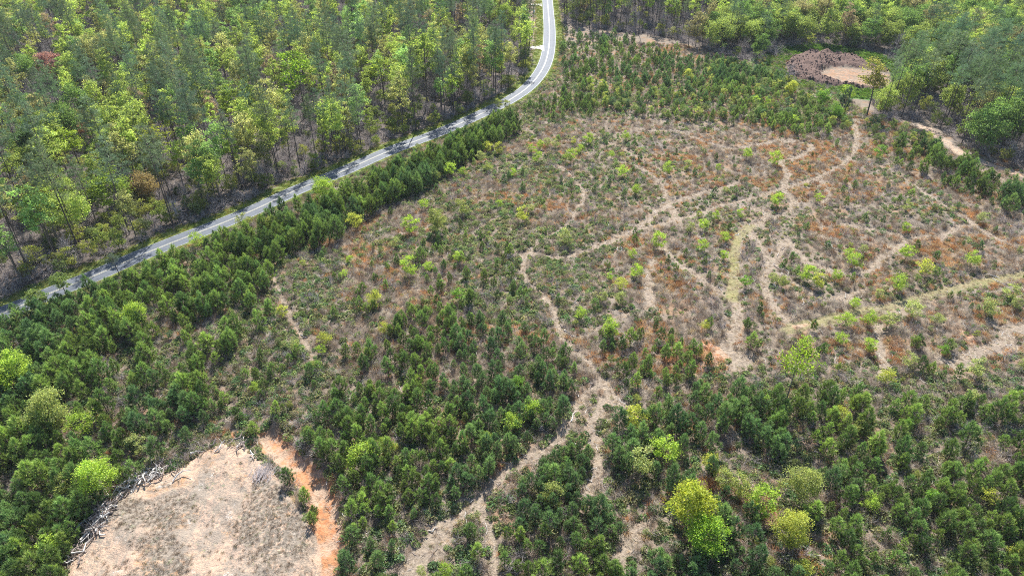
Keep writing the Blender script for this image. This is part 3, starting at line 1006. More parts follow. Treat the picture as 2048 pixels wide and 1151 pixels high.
def blocked(x, y, margin=0.0, ragged=None):
    """on a road, track, clearing, gully or heap"""
    b = look(F_ROAD, x, y) < 5.0 + margin
    b |= look(F_TRK, x, y) < (0.9 + margin / 1.4 if ragged is None else ragged)
    b |= look(F_LANE, x, y) < 2.6 + margin
    b |= look(F_GUL, x, y) < 2.0 + margin
    b |= look(F_CLR, x, y) < margin
    b |= look(F_MND, x, y) < margin
    return b


# ------------------------------------------------------------------ leafy saplings that stand out of the regrowth, and what serves as a landmark
TC = {'L': (0.33, 0.48, 0.08), 'Y': (0.39, 0.45, 0.09), 'O': (0.28, 0.34, 0.11), 'G': (0.18, 0.34, 0.06), 'P': (0.35, 0.42, 0.17)}
CW = {'L': 'lime green', 'Y': 'yellow green', 'O': 'olive', 'G': 'vivid green', 'P': 'pale green'}
SAPZ = {
    'left thicket': ('in the left thicket', [(20, 765, 62, 'L'), (49, 748, 60, 'L'), (115, 836, 72, 'O'), (171, 852, 46, 'L'), (209, 962, 72, 'L'), (139, 968, 42, 'O'), (279, 890, 38, 'P'),
                    (111, 1092, 46, 'L'), (283, 640, 46, 'L'), (337, 535, 20, 'G'), (396, 484, 27, 'L')]),
    'brushy gap': ('by the narrow left trail', [(567, 625, 22, 'Y'), (650, 680, 26, 'Y'), (645, 700, 20, 'L'), (650, 385, 36, 'L'), (492, 445, 26, 'O'), (540, 455, 28, 'O'), (512, 775, 18, 'L'), (590, 690, 22, 'P')]),
    'upper slope': ('on the slope below the road belt', [(822, 455, 32, 'L'), (876, 450, 38, 'O'), (923, 420, 26, 'O'), (711, 447, 28, 'Y'), (850, 412, 18, 'L'), (1045, 433, 25, 'Y'), (822, 539, 34, 'L'), (857, 537, 18, 'L'),
                   (793, 489, 18, 'P'), (916, 516, 18, 'L'), (1000, 410, 14, 'L'), (1060, 420, 16, 'P')]),
    'middle slope': ('on the middle slope', [(920, 593, 26, 'G'), (751, 603, 28, 'Y'), (769, 659, 20, 'Y'), (838, 760, 18, 'L'), (1035, 768, 25, 'G'), (700, 520, 14, 'L'), (690, 548, 14, 'L'), (840, 690, 20, 'G')]),
    'low stand': ('in the lower pine stand', [(1065, 823, 34, 'L'), (1021, 844, 36, 'L'), (973, 876, 22, 'L'), (724, 916, 50, 'L'), (764, 885, 17, 'L'), (790, 895, 17, 'Y'), (777, 907, 18, 'P'), (894, 1141, 30, 'L'), (845, 1140, 20, 'P')]),
    'fork belt': ('in the belt right of the fork', [(1265, 838, 42, 'Y'), (1328, 902, 52, 'L'), (1283, 926, 52, 'P'), (1348, 905, 24, 'L'), (1105, 990, 40, 'O'), (1421, 926, 32, 'Y'), (1446, 960, 38, 'O'), (1477, 972, 42, 'O')]),
    'corner': ('in the lower right thicket', [(1519, 1003, 58, 'L'), (1595, 972, 64, 'O'), (1571, 1066, 66, 'Y'), (1672, 828, 32, 'Y'), (1717, 860, 30, 'O'), (1972, 992, 28, 'Y'), (2041, 1110, 44, 'Y'), (1599, 1138, 34, 'Y'),
                (1735, 1010, 30, 'L'), (1860, 1000, 30, 'G'), (1937, 793, 26, 'P'), (1810, 850, 24, 'G')]),
    'track junction': ('round the central track junction', [(1316, 483, 30, 'L'), (1271, 548, 25, 'L'), (1240, 570, 22, 'Y'), (1219, 555, 15, 'L'), (1264, 511, 17, 'L'), (1205, 597, 20, 'P'), (1160, 632, 22, 'L'), (1219, 663, 36, 'L'),
                      (1240, 598, 22, 'P'), (1130, 478, 26, 'P')]),
    'grassy track': ('beside the straight grassy track', [(1447, 477, 17, 'L'), (1447, 512, 17, 'L'), (1404, 493, 20, 'L'), (1404, 452, 20, 'L'), (1431, 433, 15, 'L'), (1378, 458, 18, 'P'), (1490, 566, 22, 'G'), (1409, 651, 18, 'Y'), (1480, 430, 16, 'L')]),
    'ring track': ('inside the ring track', [(1553, 403, 24, 'L'), (1635, 398, 16, 'L'), (1696, 509, 19, 'L'), (1708, 524, 26, 'L'), (1614, 552, 27, 'L'), (1669, 554, 22, 'L'), (1635, 566, 25, 'Y'), (1563, 566, 22, 'O'), (1544, 556, 18, 'P'),
                    (1725, 500, 15, 'P')]),
    'right slope': ('on the far right slope', [(1809, 458, 18, 'L'), (1810, 415, 19, 'P'), (1810, 508, 28, 'L'), (1843, 538, 27, 'Y'), (1788, 571, 30, 'L'), (1939, 521, 28, 'L'), (1960, 437, 18, 'P'), (2015, 587, 30, 'P'), (2029, 611, 20, 'P'), (1970, 618, 30, 'P')]),
    'terrace': ('along the long terrace track', [(1755, 590, 18, 'P'), (1706, 608, 20, 'L'), (1819, 623, 32, 'P'), (1687, 643, 29, 'L'), (1732, 643, 28, 'L'), (1772, 643, 30, 'P'), (1678, 679, 23, 'L'), (1607, 687, 28, 'L'), (1737, 692, 26, 'L'), (1870, 640, 22, 'P')]),
    'lower right tracks': ('by the lower right tracks', [(1815, 726, 26, 'P'), (1946, 740, 34, 'P'), (1769, 757, 28, 'Y'), (2043, 729, 26, 'P'), (1885, 700, 20, 'G')]),
    'far slope': ('on the far slope', [(1073, 318, 20, 'L'), (1062, 301, 15, 'L'), (1080, 293, 16, 'L'), (1094, 287, 15, 'P'), (1111, 290, 15, 'P'), (1141, 317, 23, 'L'), (1177, 281, 20, 'L'), (1160, 303, 15, 'L'), (902, 343, 23, 'L'), (927, 345, 15, 'L'),
                   (962, 317, 18, 'P'), (1026, 350, 15, 'L')]),
    'road belt': ('at the edge of the road belt', [(975, 298, 18, 'Y'), (998, 300, 18, 'Y'), (870, 358, 20, 'O'), (996, 211, 16, 'O'), (1014, 212, 15, 'O'), (760, 395, 20, 'O'), (975, 336, 16, 'O')]),
    'far tracks': ('among the far tracks', [(1250, 275, 17, 'L'), (1243, 346, 20, 'L'), (1222, 311, 13, 'L'), (1271, 383, 18, 'L'), (1335, 339, 19, 'L'), (1147, 284, 12, 'Y'), (1492, 311, 20, 'L'), (1548, 320, 24, 'L'), (1435, 337, 12, 'L'), (1376, 330, 15, 'P')]),
    'top regrowth': ('before the spoil heap', [(1180, 165, 14, 'L'), (1205, 172, 14, 'Y'), (1510, 206, 18, 'L'), (1530, 209, 15, 'L'), (1577, 186, 24, 'Y'), (1756, 306, 22, 'G'), (1584, 244, 16, 'L'), (1640, 205, 26, 'G'), (1665, 232, 26, 'G'), (1690, 190, 22, 'L'), (1375, 155, 18, 'Y')]),
}
ORD = ['leftmost', 'second from left', 'third from left', 'fourth from left', 'fifth from left', 'sixth from left', 'seventh from left', 'eighth from left', 'ninth from left', 'tenth from left', 'eleventh from left', 'rightmost']
LAND = [(x_, y_, w_) for x_, y_, w_ in [(1375, 1062, 'the big bright lime tree'), (1567, 818, 'the tall thin lime tree'), (118, 168, 'the dusky red tree'), (185, 290, 'the pale russet tree'), (85, 420, 'the tan brown round tree'), (300, 405, 'the buff brown tree'), (320, 360, 'the brilliant yellow green tree'), (165, 345, 'the bright lime round-topped tree'), (100, 330, 'the dark leafy round tree'), (235, 430, 'the broad mid green tree'), (475, 270, 'the slender lime tree'), (612, 235, 'the bright two-crowned tree'), (770, 205, 'the lime tree left of the road bend'), (855, 215, 'the tall pale thin-crowned tree'), (1010, 60, 'the pale lime tree at the top edge'), (1577, 168, 'the leafless tree by the spoil heap'), (1733, 232, 'the golden green forked tree')]]
for _zk, (_w, _l) in SAPZ.items():
    for _j, (_x, _y, _s, _t) in enumerate(sorted(_l)):
        LAND.append((_x, _y + 0.42 * _s, 'the %s sapling %s' % ('rightmost' if _j == len(_l) - 1 else ('leftmost' if _j == 0 else ORD[_j].split()[0]), _w)))
_lx = np.array([l[0] for l in LAND]); _ly = np.array([l[1] for l in LAND])
SEEN = {}


def place_words(px_, py_, reach):
    """where a tree stands next to the nearest landmark"""
    d2 = np.hypot(_lx - px_, (_ly - py_) * 1.4)
    for j in np.argsort(d2)[:5]:
        if d2[j] > reach:
            break
        dx, dy = px_ - _lx[j], (py_ - _ly[j]) * 1.4
        w_ = ('right of' if dx > 0 else 'left of') if abs(dx) > abs(dy) else ('below' if dy > 0 else 'above')
        k = SEEN.get((j, w_), 0)
        if k < 5:
            SEEN[(j, w_)] = k + 1
            return ['nearest', 'second nearest', 'third nearest', 'fourth nearest', 'fifth nearest'][k] + ' ' + w_ + ' ' + LAND[j][2]
    return None


YZONES = [  # polygon, trees per square metre, height range, key
    ([(-400, 800), (-100, 690), (0, 650), (60, 632), (200, 585), (300, 545), (400, 512), (470, 520), (540, 560), (555, 600), (540, 650), (470, 700), (430, 760), (440, 830), (400, 880), (330, 935),
      (250, 975), (180, 1040), (130, 1151), (100, 1280), (-400, 1280)], 0.14, (3.4, 5.6), 'left'),
    ([(470, 700), (540, 650), (600, 700), (640, 800), (620, 870), (520, 885), (440, 860), (430, 760)], 0.025, (2.0, 3.6), 'left'),
    ([(395, 510), (470, 482), (560, 440), (660, 402), (780, 352), (880, 310), (960, 268), (1015, 243), (1060, 260), (1010, 285), (920, 335), (850, 385), (770, 420), (700, 455), (690, 480), (600, 510),
      (540, 540), (470, 525)], 0.19, (3.6, 6.4), 'verge'),
    ([(800, 520), (940, 470), (1010, 470), (1040, 520), (1080, 620), (1100, 680), (960, 640), (820, 620), (700, 640), (640, 640), (720, 560)], 0.035, (2.2, 4.6), 'centre'),
    ([(820, 620), (960, 640), (1085, 660), (1150, 740), (1150, 790), (1000, 790), (860, 790), (720, 770), (740, 690)], 0.085, (3.0, 4.8), 'centre'),
    ([(540, 700), (740, 690), (720, 770), (600, 780)], 0.03, (2.0, 4.0), 'centre'),
    ([(600, 800), (760, 780), (1000, 790), (1140, 800), (1130, 845), (1070, 885), (1000, 925), (955, 980), (870, 1050), (830, 1075), (760, 1010), (700, 965), (640, 920), (590, 880)], 0.13, (3.2, 5.0), 'low'),
    ([(690, 965), (760, 1010), (835, 1075), (825, 1151), (800, 1280), (650, 1280), (672, 1130), (690, 1050)], 0.17, (3.2, 4.8), 'bottom'),
    ([(1020, 985), (1095, 935), (1155, 890), (1180, 910), (1165, 990), (1200, 1020), (1255, 1060), (1270, 1151), (1270, 1280), (890, 1280), (1000, 1151), (1005, 1060)], 0.21, (3.2, 4.8), 'fork'),
    ([(905, 1075), (965, 1065), (970, 1120), (920, 1125)], 0.25, (3.6, 4.6), 'fork'),
    ([(870, 1150), (960, 1150), (960, 1280), (830, 1280)], 0.2, (3.2, 4.4), 'fork'),
    ([(1160, 815), (1210, 790), (1215, 830), (1195, 865), (1160, 860)], 0.28, (3.8, 5.0), 'fork'),
    ([(575, 960), (600, 985), (620, 1010), (640, 1040), (625, 1060), (605, 1010), (580, 985)], 0.25, (3.2, 4.6), 'gully'),
    ([(1215, 870), (1290, 825), (1400, 800), (1560, 795), (1700, 795), (1745, 810), (1725, 870), (1600, 890), (1450, 890), (1340, 880), (1260, 945), (1225, 950), (1205, 905)], 0.2, (3.6, 5.4), 'mid_right'),
    ([(1340, 880), (1725, 870), (1770, 810), (1850, 800), (2048, 800), (2048, 900), (1900, 960), (1700, 990), (1560, 1060), (1400, 1080), (1330, 1010), (1300, 950)], 0.065, (3.4, 5.4), 'mid_right'),
    ([(1560, 1060), (1700, 990), (1900, 960), (2048, 900), (2400, 850), (2400, 1300), (1290, 1300), (1290, 1130), (1360, 1130), (1400, 1080)], 0.15, (3.2, 5.2), 'corner'),
    ([(2048, 800), (2400, 800), (2400, 900), (2048, 900)], 0.1, (3.2, 5.2), 'corner'),
    ([(1180, 650), (1290, 650), (1400, 690), (1430, 730), (1420, 790), (1290, 815), (1250, 800), (1210, 745), (1175, 690)], 0.075, (2.8, 4.6), 'centre_right'),
    ([(1455, 660), (1500, 660), (1500, 710), (1470, 705)], 0.06, (3.0, 4.6), 'centre_right'),
    ([(1110, 64), (1200, 74), (1330, 92), (1420, 124), (1425, 185), (1330, 196), (1200, 196), (1112, 192), (1128, 140), (1122, 100)], 0.085, (2.2, 5.2), 'bend'),
    ([(1040, 222), (1110, 195), (1425, 186), (1560, 170), (1650, 215), (1700, 250), (1640, 280), (1500, 255), (1300, 235), (1100, 240)], 0.10, (2.0, 4.6), 'bend'),
    ([(1425, 120), (1560, 160), (1560, 190), (1425, 186)], 0.16, (3.0, 5.2), 'bend'),
    ([(1780, 300), (1850, 298), (1915, 330), (2000, 360), (2100, 385), (2400, 450), (2400, 550), (2048, 448), (1960, 405), (1880, 368), (1790, 336)], 0.11, (2.4, 5.8), 'lane'),
    ([(1790, 690), (1960, 700), (1960, 770), (1800, 780)], 0.05, (2.5, 4.4), 'terrace'),
    ([(1100, 250), (1700, 260), (2048, 400), (2200, 700), (1500, 790), (1100, 700), (1050, 480)], 0.011, (1.4, 3.2), 'terrace'),
    ([(640, 640), (540, 560), (700, 470), (850, 390), (1010, 290), (1100, 260), (1080, 470), (800, 520)], 0.010, (1.4, 3.4), 'centre'),
]
YZ = [(pts(p), d, hr, k) for p, d, hr, k in YZONES]
KINDS_Y = {
    'left': 'young pine in the dense left thicket between road and clearing',
    'verge': 'dark young pine in the belt along the road verge',
    'centre': 'young pine scattered over the brushy slope left of the main skid track',
    'low': 'young pine in the stand between the red gully and the main skid track',
    'bottom': 'young pine in the clump between the red gully and the lowest track',
    'fork': 'young pine in the packed stand inside the fork at the bottom',
    'gully': 'young pine in the short row between the bare clearing and the red gully',
    'mid_right': 'young pine in the dense belt right of the fork below the cut-over slope',
    'corner': 'young pine in the mixed thicket of the lower right corner',
    'centre_right': 'young pine in the loose group right of the main skid track',
    'bend': 'young pine in the plantation inside the bend of the road',
    'lane': 'dark young pine in the belt below the sandy lane',
    'terrace': 'small lone young pine among the winding tracks of the cut-over slope',
}


def young_pines():
    r = np.random.default_rng(11)
    G = jitter_grid(1.75, 12, 36, 420)
    x, y = G[:, 0], G[:, 1]
    acc = np.zeros(len(x), bool); hh = np.zeros(len(x)); zk = np.zeros(len(x), int)
    cell = 1.75 ** 2
    u = r.random(len(x))
    patch = noise(x, y, 14, 77, 2)
    for i, (poly, d, hr, k) in enumerate(YZ):
        m = inside(poly, x, y) & ~acc & (zk == 0)
        pr = d * cell * (0.65 + 1.15 * smooth(0.32, 0.62, patch))
        a = m & (u < pr)
        acc |= a; zk[m] = i + 1
        hh[a] = (1.02 if k in ('left', 'verge', 'lane', 'mid_right') else 0.88) * (hr[0] * 0.78 + (hr[1] - hr[0] * 0.78) * r.random(a.sum()) ** 1.6)
    acc &= ~(inside(FOREST_L, x, y) | inside(FOREST_R, x, y))
    x, y, hh, zk = x[acc], y[acc], hh[acc], zk[acc]
    ok = ~blocked(x, y, 0.35) | (np.array([YZ[k - 1][3] == 'gully' for k in zk]))
    x, y, hh, zk = x[ok], y[ok], hh[ok], zk[ok]
    # the row on the rim of the clearing, by hand
    return x, y, hh, zk


yx, yy, yh, yk = young_pines()
rr = np.random.default_rng(5)
px, py = to_px(yx, yy)
showsize = yh * ppm(yx, yy)
vis = (px > 12) & (px < 2036) & (py > 30) & (py < 1165)
order = np.argsort(np.where(vis, -showsize, 1e9))
single = np.zeros(len(yx), bool); single[order[:300]] = True
single &= vis
n_ = len(yx)
mixv = rr.random(n_)[:, None]
patchv = noise(yx, yy, 25, 91, 2)[:, None]
t_a = np.array([0.125, 0.215, 0.070]); t_b = np.array([0.255, 0.350, 0.085]); t_c = np.array([0.115, 0.215, 0.120])
ytint = (t_a * (1 - mixv) + t_b * mixv) * (0.6 + 0.7 * rr.random(n_)[:, None])
ytint = np.where(patchv > 0.55, 0.6 * ytint + 0.4 * t_c, ytint)
dark = np.array([YZ[k - 1][3] in ('verge', 'lane') for k in yk])
ytint[dark] *= 0.85
def near_order(idx, ax_, ay_):
    return sorted(idx, key=lambda i: float(np.hypot(_lx - ax_[i], (_ly - ay_[i]) * 1.4).min()))


for i in near_order(np.nonzero(single)[0], px, py):
    key = YZ[yk[i] - 1][3]
    s = yh[i] / 4.2
    pw = place_words(px[i], py[i], 140)
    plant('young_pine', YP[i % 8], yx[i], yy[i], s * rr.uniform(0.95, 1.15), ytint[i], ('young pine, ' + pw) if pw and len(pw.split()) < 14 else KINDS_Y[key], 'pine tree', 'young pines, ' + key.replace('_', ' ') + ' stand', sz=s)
rest = ~single
zz = height(yx, yy)
sc = np.stack([yh / 4.2 * rr.uniform(0.95, 1.15, n_), yh / 4.2 * rr.uniform(0.95, 1.15, n_), yh / 4.2], 1)
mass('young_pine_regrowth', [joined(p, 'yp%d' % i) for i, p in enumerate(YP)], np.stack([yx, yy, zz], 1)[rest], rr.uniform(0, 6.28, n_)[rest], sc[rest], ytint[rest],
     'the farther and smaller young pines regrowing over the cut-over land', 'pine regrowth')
print('young pines', n_, single.sum())

# ------------------------------------------------------------------ tall forest
RSTAND = pts([(1735, 222), (1765, 250), (1850, 258), (1905, 284), (1990, 324), (2080, 350), (2200, 390), (2200, 200), (1990, 150), (1860, 150), (1800, 190)])
DARKTOP = pts([(1120, -80), (1124, 48), (1200, 60), (1330, 76), (1400, 96), (1420, 40), (1430, -80)])
LW = pts([(-900, 900), (-420, 765), (0, 600), (120, 560), (300, 490), (360, 300), (250, 180), (120, 130), (-100, 120), (-900, 200)])   # sparser, browner left corner
ROADSIDE = FOREST_L


def forest():
    r = np.random.default_rng(21)
    G = jitter_grid(5.7, 22, 120, 520, 1.15)
    G2 = jitter_grid(6.1, 23, 120, 400, 1.1)
    G2 = G2[(look(F_ROAD, G2[:, 0], G2[:, 1]) < 24) & (r.random(len(G2)) < 0.5)]
    G = np.vstack([G, G2])
    x, y = G[:, 0], G[:, 1]
    L = inside(FOREST_L, x, y); R = inside(FOREST_R, x, y)
    m = (L | R) & (look(F_ROAD, x, y) > 6.8) & (look(F_LANE, x, y) > 3.0) & (look(F_MND, x, y) > 5)
    x, y, L, R = x[m], y[m], L[m], R[m]
    qx, qy = to_px(x, y)
    m = np.ones(len(x), bool)
    for lx_, ly_, _w in LAND[:17]:
        m &= ~((np.abs(qx - lx_) < (22 if ly_ > 175 else 30)) & (qy > ly_ - 14) & (qy < ly_ + 98))
    x, y, L, R = x[m], y[m], L[m], R[m]
    u = r.random(len(x)); g = noise(x, y, 30, 41, 2)
    kind = np.full(len(x), -1)          # 0 pine 1 airy 2 full 3 bare 4 stand pine
    rs = inside(RSTAND, x, y); dk = inside(DARKTOP, x, y); lw = inside(LW, x, y)
    edge = look(F_ROAD, x, y) < 20
    for i in range(len(x)):
        if rs[i]:
            kind[i] = 4 if u[i] < 0.46 else (2 if u[i] < 0.68 else (3 if u[i] < 0.78 else -1))
        elif dk[i]:
            kind[i] = 0 if u[i] < 0.42 else (1 if u[i] < 0.58 else (3 if u[i] < 0.75 else -1))
        elif R[i]:
            kind[i] = 2 if u[i] < 0.42 else (1 if u[i] < 0.5 else (0 if u[i] < 0.55 else (3 if u[i] < 0.66 else -1)))
        elif edge[i]:
            kind[i] = 0 if u[i] < 0.40 else (1 if u[i] < 0.78 else (3 if u[i] < 0.97 else -1))
        elif lw[i]:
            kind[i] = 0 if u[i] < 0.20 else (1 if u[i] < 0.46 else (2 if u[i] < 0.56 else (3 if u[i] < 0.74 else -1)))
        else:
            f = 0.14 + 0.13 * (g[i] > 0.52)
            kind[i] = 0 if u[i] < f else (1 if u[i] < f + 0.40 else (3 if u[i] < f + 0.60 else -1))
    k = kind >= 0
    return x[k], y[k], kind[k], L[k], rs[k], dk[k], lw[k]


fx, fy, fk, fL, frs, fdk, flw = forest()
fpx, fpy = to_px(fx, fy)
fz = height(fx, fy)
n_ = len(fx)
fvis = (fpx > 5) & (fpx < 2043) & (fpy > 25) & (fpy < 640)
r2 = np.random.default_rng(33)
fh = np.where(fk == 0, r2.uniform(20, 30, n_), np.where(fk == 1, r2.uniform(13, 21, n_), np.where(fk == 2, r2.uniform(10, 16, n_), np.where(fk == 4, r2.uniform(21, 27, n_), r2.uniform(7, 14, n_)))))
ftint = np.zeros((n_, 3))
for i in range(n_):
    if fk[i] in (0, 4):
        ftint[i] = np.array([0.145, 0.215, 0.105]) * (1.2 if fk[i] == 4 else 1.0) * r2.uniform(0.75, 1.3) * np.array([r2.uniform(0.85, 1.15), 1, r2.uniform(0.85, 1.25)])
    elif fk[i] == 1:
        c = r2.random()
        ftint[i] = np.array([0.39, 0.52, 0.13]) if c < 0.5 else (np.array([0.28, 0.46, 0.16]) if c < 0.72 else (np.array([0.37, 0.41, 0.17]) if c < 0.96 else np.array([0.33, 0.27, 0.20])))
        ftint[i] = ftint[i] * r2.uniform(0.65, 1.15)
    elif fk[i] == 2:
        c = r2.random()
        ftint[i] = np.array([0.18, 0.31, 0.09]) if c < 0.5 else (np.array([0.29, 0.39, 0.11]) if c < 0.82 else np.array([0.32, 0.32, 0.17]))
        ftint[i] = ftint[i] * r2.uniform(0.65, 1.15)
    else:
        ftint[i] = 1


def side_words(i):
    x_, y_ = fpx[i], fpy[i]
    if frs[i]:
        return 'in the stand beside the sandy lane'
    if fdk[i]:
        return 'in the dark wood right of the far road'
    if not fL[i]:
        return 'in the leafy wood behind the spoil heap' if x_ < 1800 else 'in the leafy wood of the upper right corner'
    if flw[i]:
        return 'in the thin wood at the left edge above the road'
    if look(F_ROAD, fx[i], fy[i]) < 22:
        return 'in the front row of forest facing the road'
    if y_ < 110:
        return 'in the far forest along the top edge'
    return 'in the forest upper left' if x_ < 500 else 'in the forest behind the road'


TINTW = lambda t: 'russet' if t[0] > t[1] * 1.2 else ('pale gold green' if t[0] > 0.9 * t[1] else ('lime green' if t[0] > 0.62 * t[1] else 'fresh green'))
fs = np.zeros(n_, bool)
for kinds in ((0, 4), (1, 2), (3,)):
    c = np.isin(fk, kinds) & fvis
    o = np.argsort(np.where(c, -fh * ppm(fx, fy), 1e9))[:300 if kinds != (3,) else 90]
    fs[o] = True
fs &= fvis
SEEN.clear()
for i in near_order(np.nonzero(fs)[0], fpx, fpy):
    wd = side_words(i)
    pw = place_words(fpx[i], fpy[i], 190)
    wl_ = ', ' + pw if pw and len(pw.split()) < 11 else ' ' + wd
    if fk[i] in (0, 4):
        pr = (TP if fk[i] == 0 else ST)[i % (6 if fk[i] == 0 else 3)]
        lab = ('tall grey green pine' if fk[i] == 0 else 'tall bare-trunked pine') + wl_
        s = fh[i] / 25
        plant('tall_pine', pr, fx[i], fy[i], s * r2.uniform(0.9, 1.15), ftint[i], lab, 'pine tree', 'tall pines ' + wd, sz=s)
    elif fk[i] in (1, 2):
        lab = TINTW(ftint[i]) + (' airy' if fk[i] == 1 else ' full') + ' tree' + wl_
        s = fh[i] / (17 if fk[i] == 1 else 14)
        plant('deciduous_tree', (AIRY if fk[i] == 1 else FULL)[i % (7 if fk[i] == 1 else 6)], fx[i], fy[i], s * r2.uniform(0.9, 1.2), ftint[i], lab, 'deciduous tree', 'deciduous trees ' + wd, sz=s)
    else:
        s = fh[i] / 9
        plant('bare_tree', BARE[i % 4], fx[i], fy[i], s, (1, 1, 1), 'leafless grey tree' + wl_, 'bare tree', 'leafless trees ' + wd, crown='branches')
for nm, kinds, prs, ref, lab, cat in (('tall_pine_forest', (0,), TP, 25, 'the farther tall pines of the forest', 'pine forest'), ('tall_pine_stand', (4,), ST, 25, 'the farther long-trunked pines beside the lane', 'pine stand'),
                                      ('airy_woodland', (1,), AIRY, 17, 'the farther thinly leaved deciduous trees of the forest', 'woodland'),
                                      ('leafy_woodland', (2,), FULL, 14, 'the farther leafy deciduous trees of the wood', 'woodland'),
                                      ('bare_woodland', (3,), BARE, 9, 'the farther leafless grey trees of the forest', 'woodland')):
    m = np.isin(fk, kinds) & ~fs
    if m.sum():
        mass(nm, [joined(p, nm + str(i)) for i, p in enumerate(prs)], np.stack([fx, fy, fz], 1)[m], r2.uniform(0, 6.28, m.sum()), fh[m] / ref, ftint[m], lab, cat)
print('forest', n_, fs.sum())

# ------------------------------------------------------------------ leafy saplings
si = 0
for zk_, (words_, lst) in SAPZ.items():
    lst = sorted(lst)
    for j, (cx, cy, wpx, tc) in enumerate(lst):
        x0, y0 = at(cx, cy + wpx * 0.42)
        wm = wpx / ppm(x0, y0)
        s = wm / 2.7
        od = 'rightmost' if j == len(lst) - 1 else ORD[j]
        size = 'large ' if wm > 4.2 else ('small ' if wm < 2.0 else '')
        t = np.array(TC[tc]) * rr.uniform(0.85, 1.12)
        plant('leafy_sapling', SAP[si % 7] if wm < 4.4 else FULL[si % 6], float(x0), float(y0), s if wm < 4.4 else wm / 10, t,
              '%s%s sapling %s, %s' % (size, CW[tc], words_, od), 'sapling', 'leafy saplings ' + words_)
        si += 1

# trees that stand out on their own
def big(name, pair, bx, by, wpx, ref_w, tint, label, cat, hpx=None, ref_h=None, crown='crown'):
    x0, y0 = at(bx, by)
    s = wpx / ppm(x0, y0) / ref_w
    sz = None
    if hpx:
        dep = y0 * cP + CAM_H * sP
        v = (575.5 - by) / F
        sz = hpx / (F * (cP + v * sP) / dep) / ref_h
    return plant(name, pair, float(x0), float(y0), float(s), tint, label, cat, sz=float(sz) if sz else None, crown=crown)


big('deciduous_tree', FULL[0], 1375, 1062, 84, 9.0, (0.36, 0.43, 0.06), 'big bright lime green tree, largest of the lower right thicket', 'deciduous tree', 85, 14)
big('deciduous_tree', FULL[2], 1400, 1112, 74, 9.6, (0.25, 0.42, 0.05), 'vivid green tree overlapping the front of the big lime tree', 'deciduous tree', 70, 14)
big('deciduous_tree', LONE, 1567, 818, 66, 6.5, (0.24, 0.36, 0.04), 'tall thin lime green tree with a bare leaning trunk at the thicket edge', 'deciduous tree', 118, 15)
big('deciduous_tree', FULL[1], 118, 168, 58, 9.4, (0.34, 0.19, 0.19), 'dusky red leaved tree in the upper left forest', 'deciduous tree', 62, 14)
big('deciduous_tree', AIRY[3], 185, 290, 50, 5.1, (0.30, 0.17, 0.11), 'pale russet tree below the dusky red one', 'deciduous tree', 50, 17)
big('deciduous_tree', FULL[3], 85, 420, 75, 10, (0.27, 0.21, 0.09), 'tan brown leaved round tree at the left edge of the forest', 'deciduous tree', 70, 14)
big('deciduous_tree', FULL[4], 300, 405, 60, 10.4, (0.27, 0.22, 0.11), 'buff brown leaved tree above the road at left', 'deciduous tree', 60, 14)
big('deciduous_tree', AIRY[2], 320, 360, 60, 4.9, (0.30, 0.36, 0.04), 'brilliant yellow green tree midway in the left forest', 'deciduous tree', 105, 17)
big('deciduous_tree', AIRY[5], 165, 345, 48, 5.7, (0.25, 0.36, 0.04), 'bright lime tree with a rounded top in the left forest', 'deciduous tree', 90, 17)
big('deciduous_tree', FULL[1], 100, 330, 60, 9.4, (0.14, 0.21, 0.04), 'dark leafy round tree in the left forest', 'deciduous tree', 95, 14)
big('deciduous_tree', FULL[5], 235, 430, 82, 11, (0.18, 0.27, 0.05), 'broad mid green tree above the road at left', 'deciduous tree', 85, 14)
big('deciduous_tree', AIRY[0], 475, 270, 40, 4.3, (0.22, 0.32, 0.04), 'slender lime tree in the middle of the left forest', 'deciduous tree', 92, 17)
big('deciduous_tree', AIRY[4], 612, 235, 58, 5.4, (0.22, 0.36, 0.04), 'bright green tree with two crowns in the central forest', 'deciduous tree', 130, 17)
big('deciduous_tree', AIRY[6], 770, 205, 64, 6.0, (0.26, 0.36, 0.05), 'lime tree among dark trunks left of the road bend', 'deciduous tree', 90, 17)
big('deciduous_tree', AIRY[3], 855, 215, 56, 5.1, (0.22, 0.31, 0.07), 'tall thin-crowned pale green tree left of the road bend', 'deciduous tree', 150, 17)
big('deciduous_tree', FULL[2], 1010, 60, 36, 9.8, (0.25, 0.36, 0.07), 'pale lime tree at the top edge beside the road', 'deciduous tree', 52, 14)
big('bare_tree', BARE[0], 1577, 168, 44, 5.5, (1, 1, 1), 'leafless grey tree with a dark trunk at the left end of the spoil heap', 'bare tree', 48, 9, crown='branches')
big('deciduous_tree', AIRY[5], 1733, 232, 54, 5.7, (0.26, 0.27, 0.07), 'golden green forked tree in front of the spoil heap', 'deciduous tree', 110, 17)
big('young_pine', YP[3], 1684, 228, 20, 2.1, (0.09, 0.14, 0.08), 'slim dark conifer in front of the spoil heap', 'pine tree', 50, 4.2)
big('tall_pine', TP[2], 240, 552, 30, 5.4, (0.075, 0.11, 0.07), 'small grey green pine on the near side of the road at left', 'pine tree', 44, 25)
big('deciduous_tree', AIRY[2], 140, 605, 34, 4.9, (0.17, 0.25, 0.07), 'thin pale tree overlapping the road at far left', 'deciduous tree', 62, 17)
big('deciduous_tree', AIRY[0], 88, 632, 34, 4.3, (0.19, 0.27, 0.07), 'wispy pale green tree nearest the left end of the road', 'deciduous tree', 50, 17)
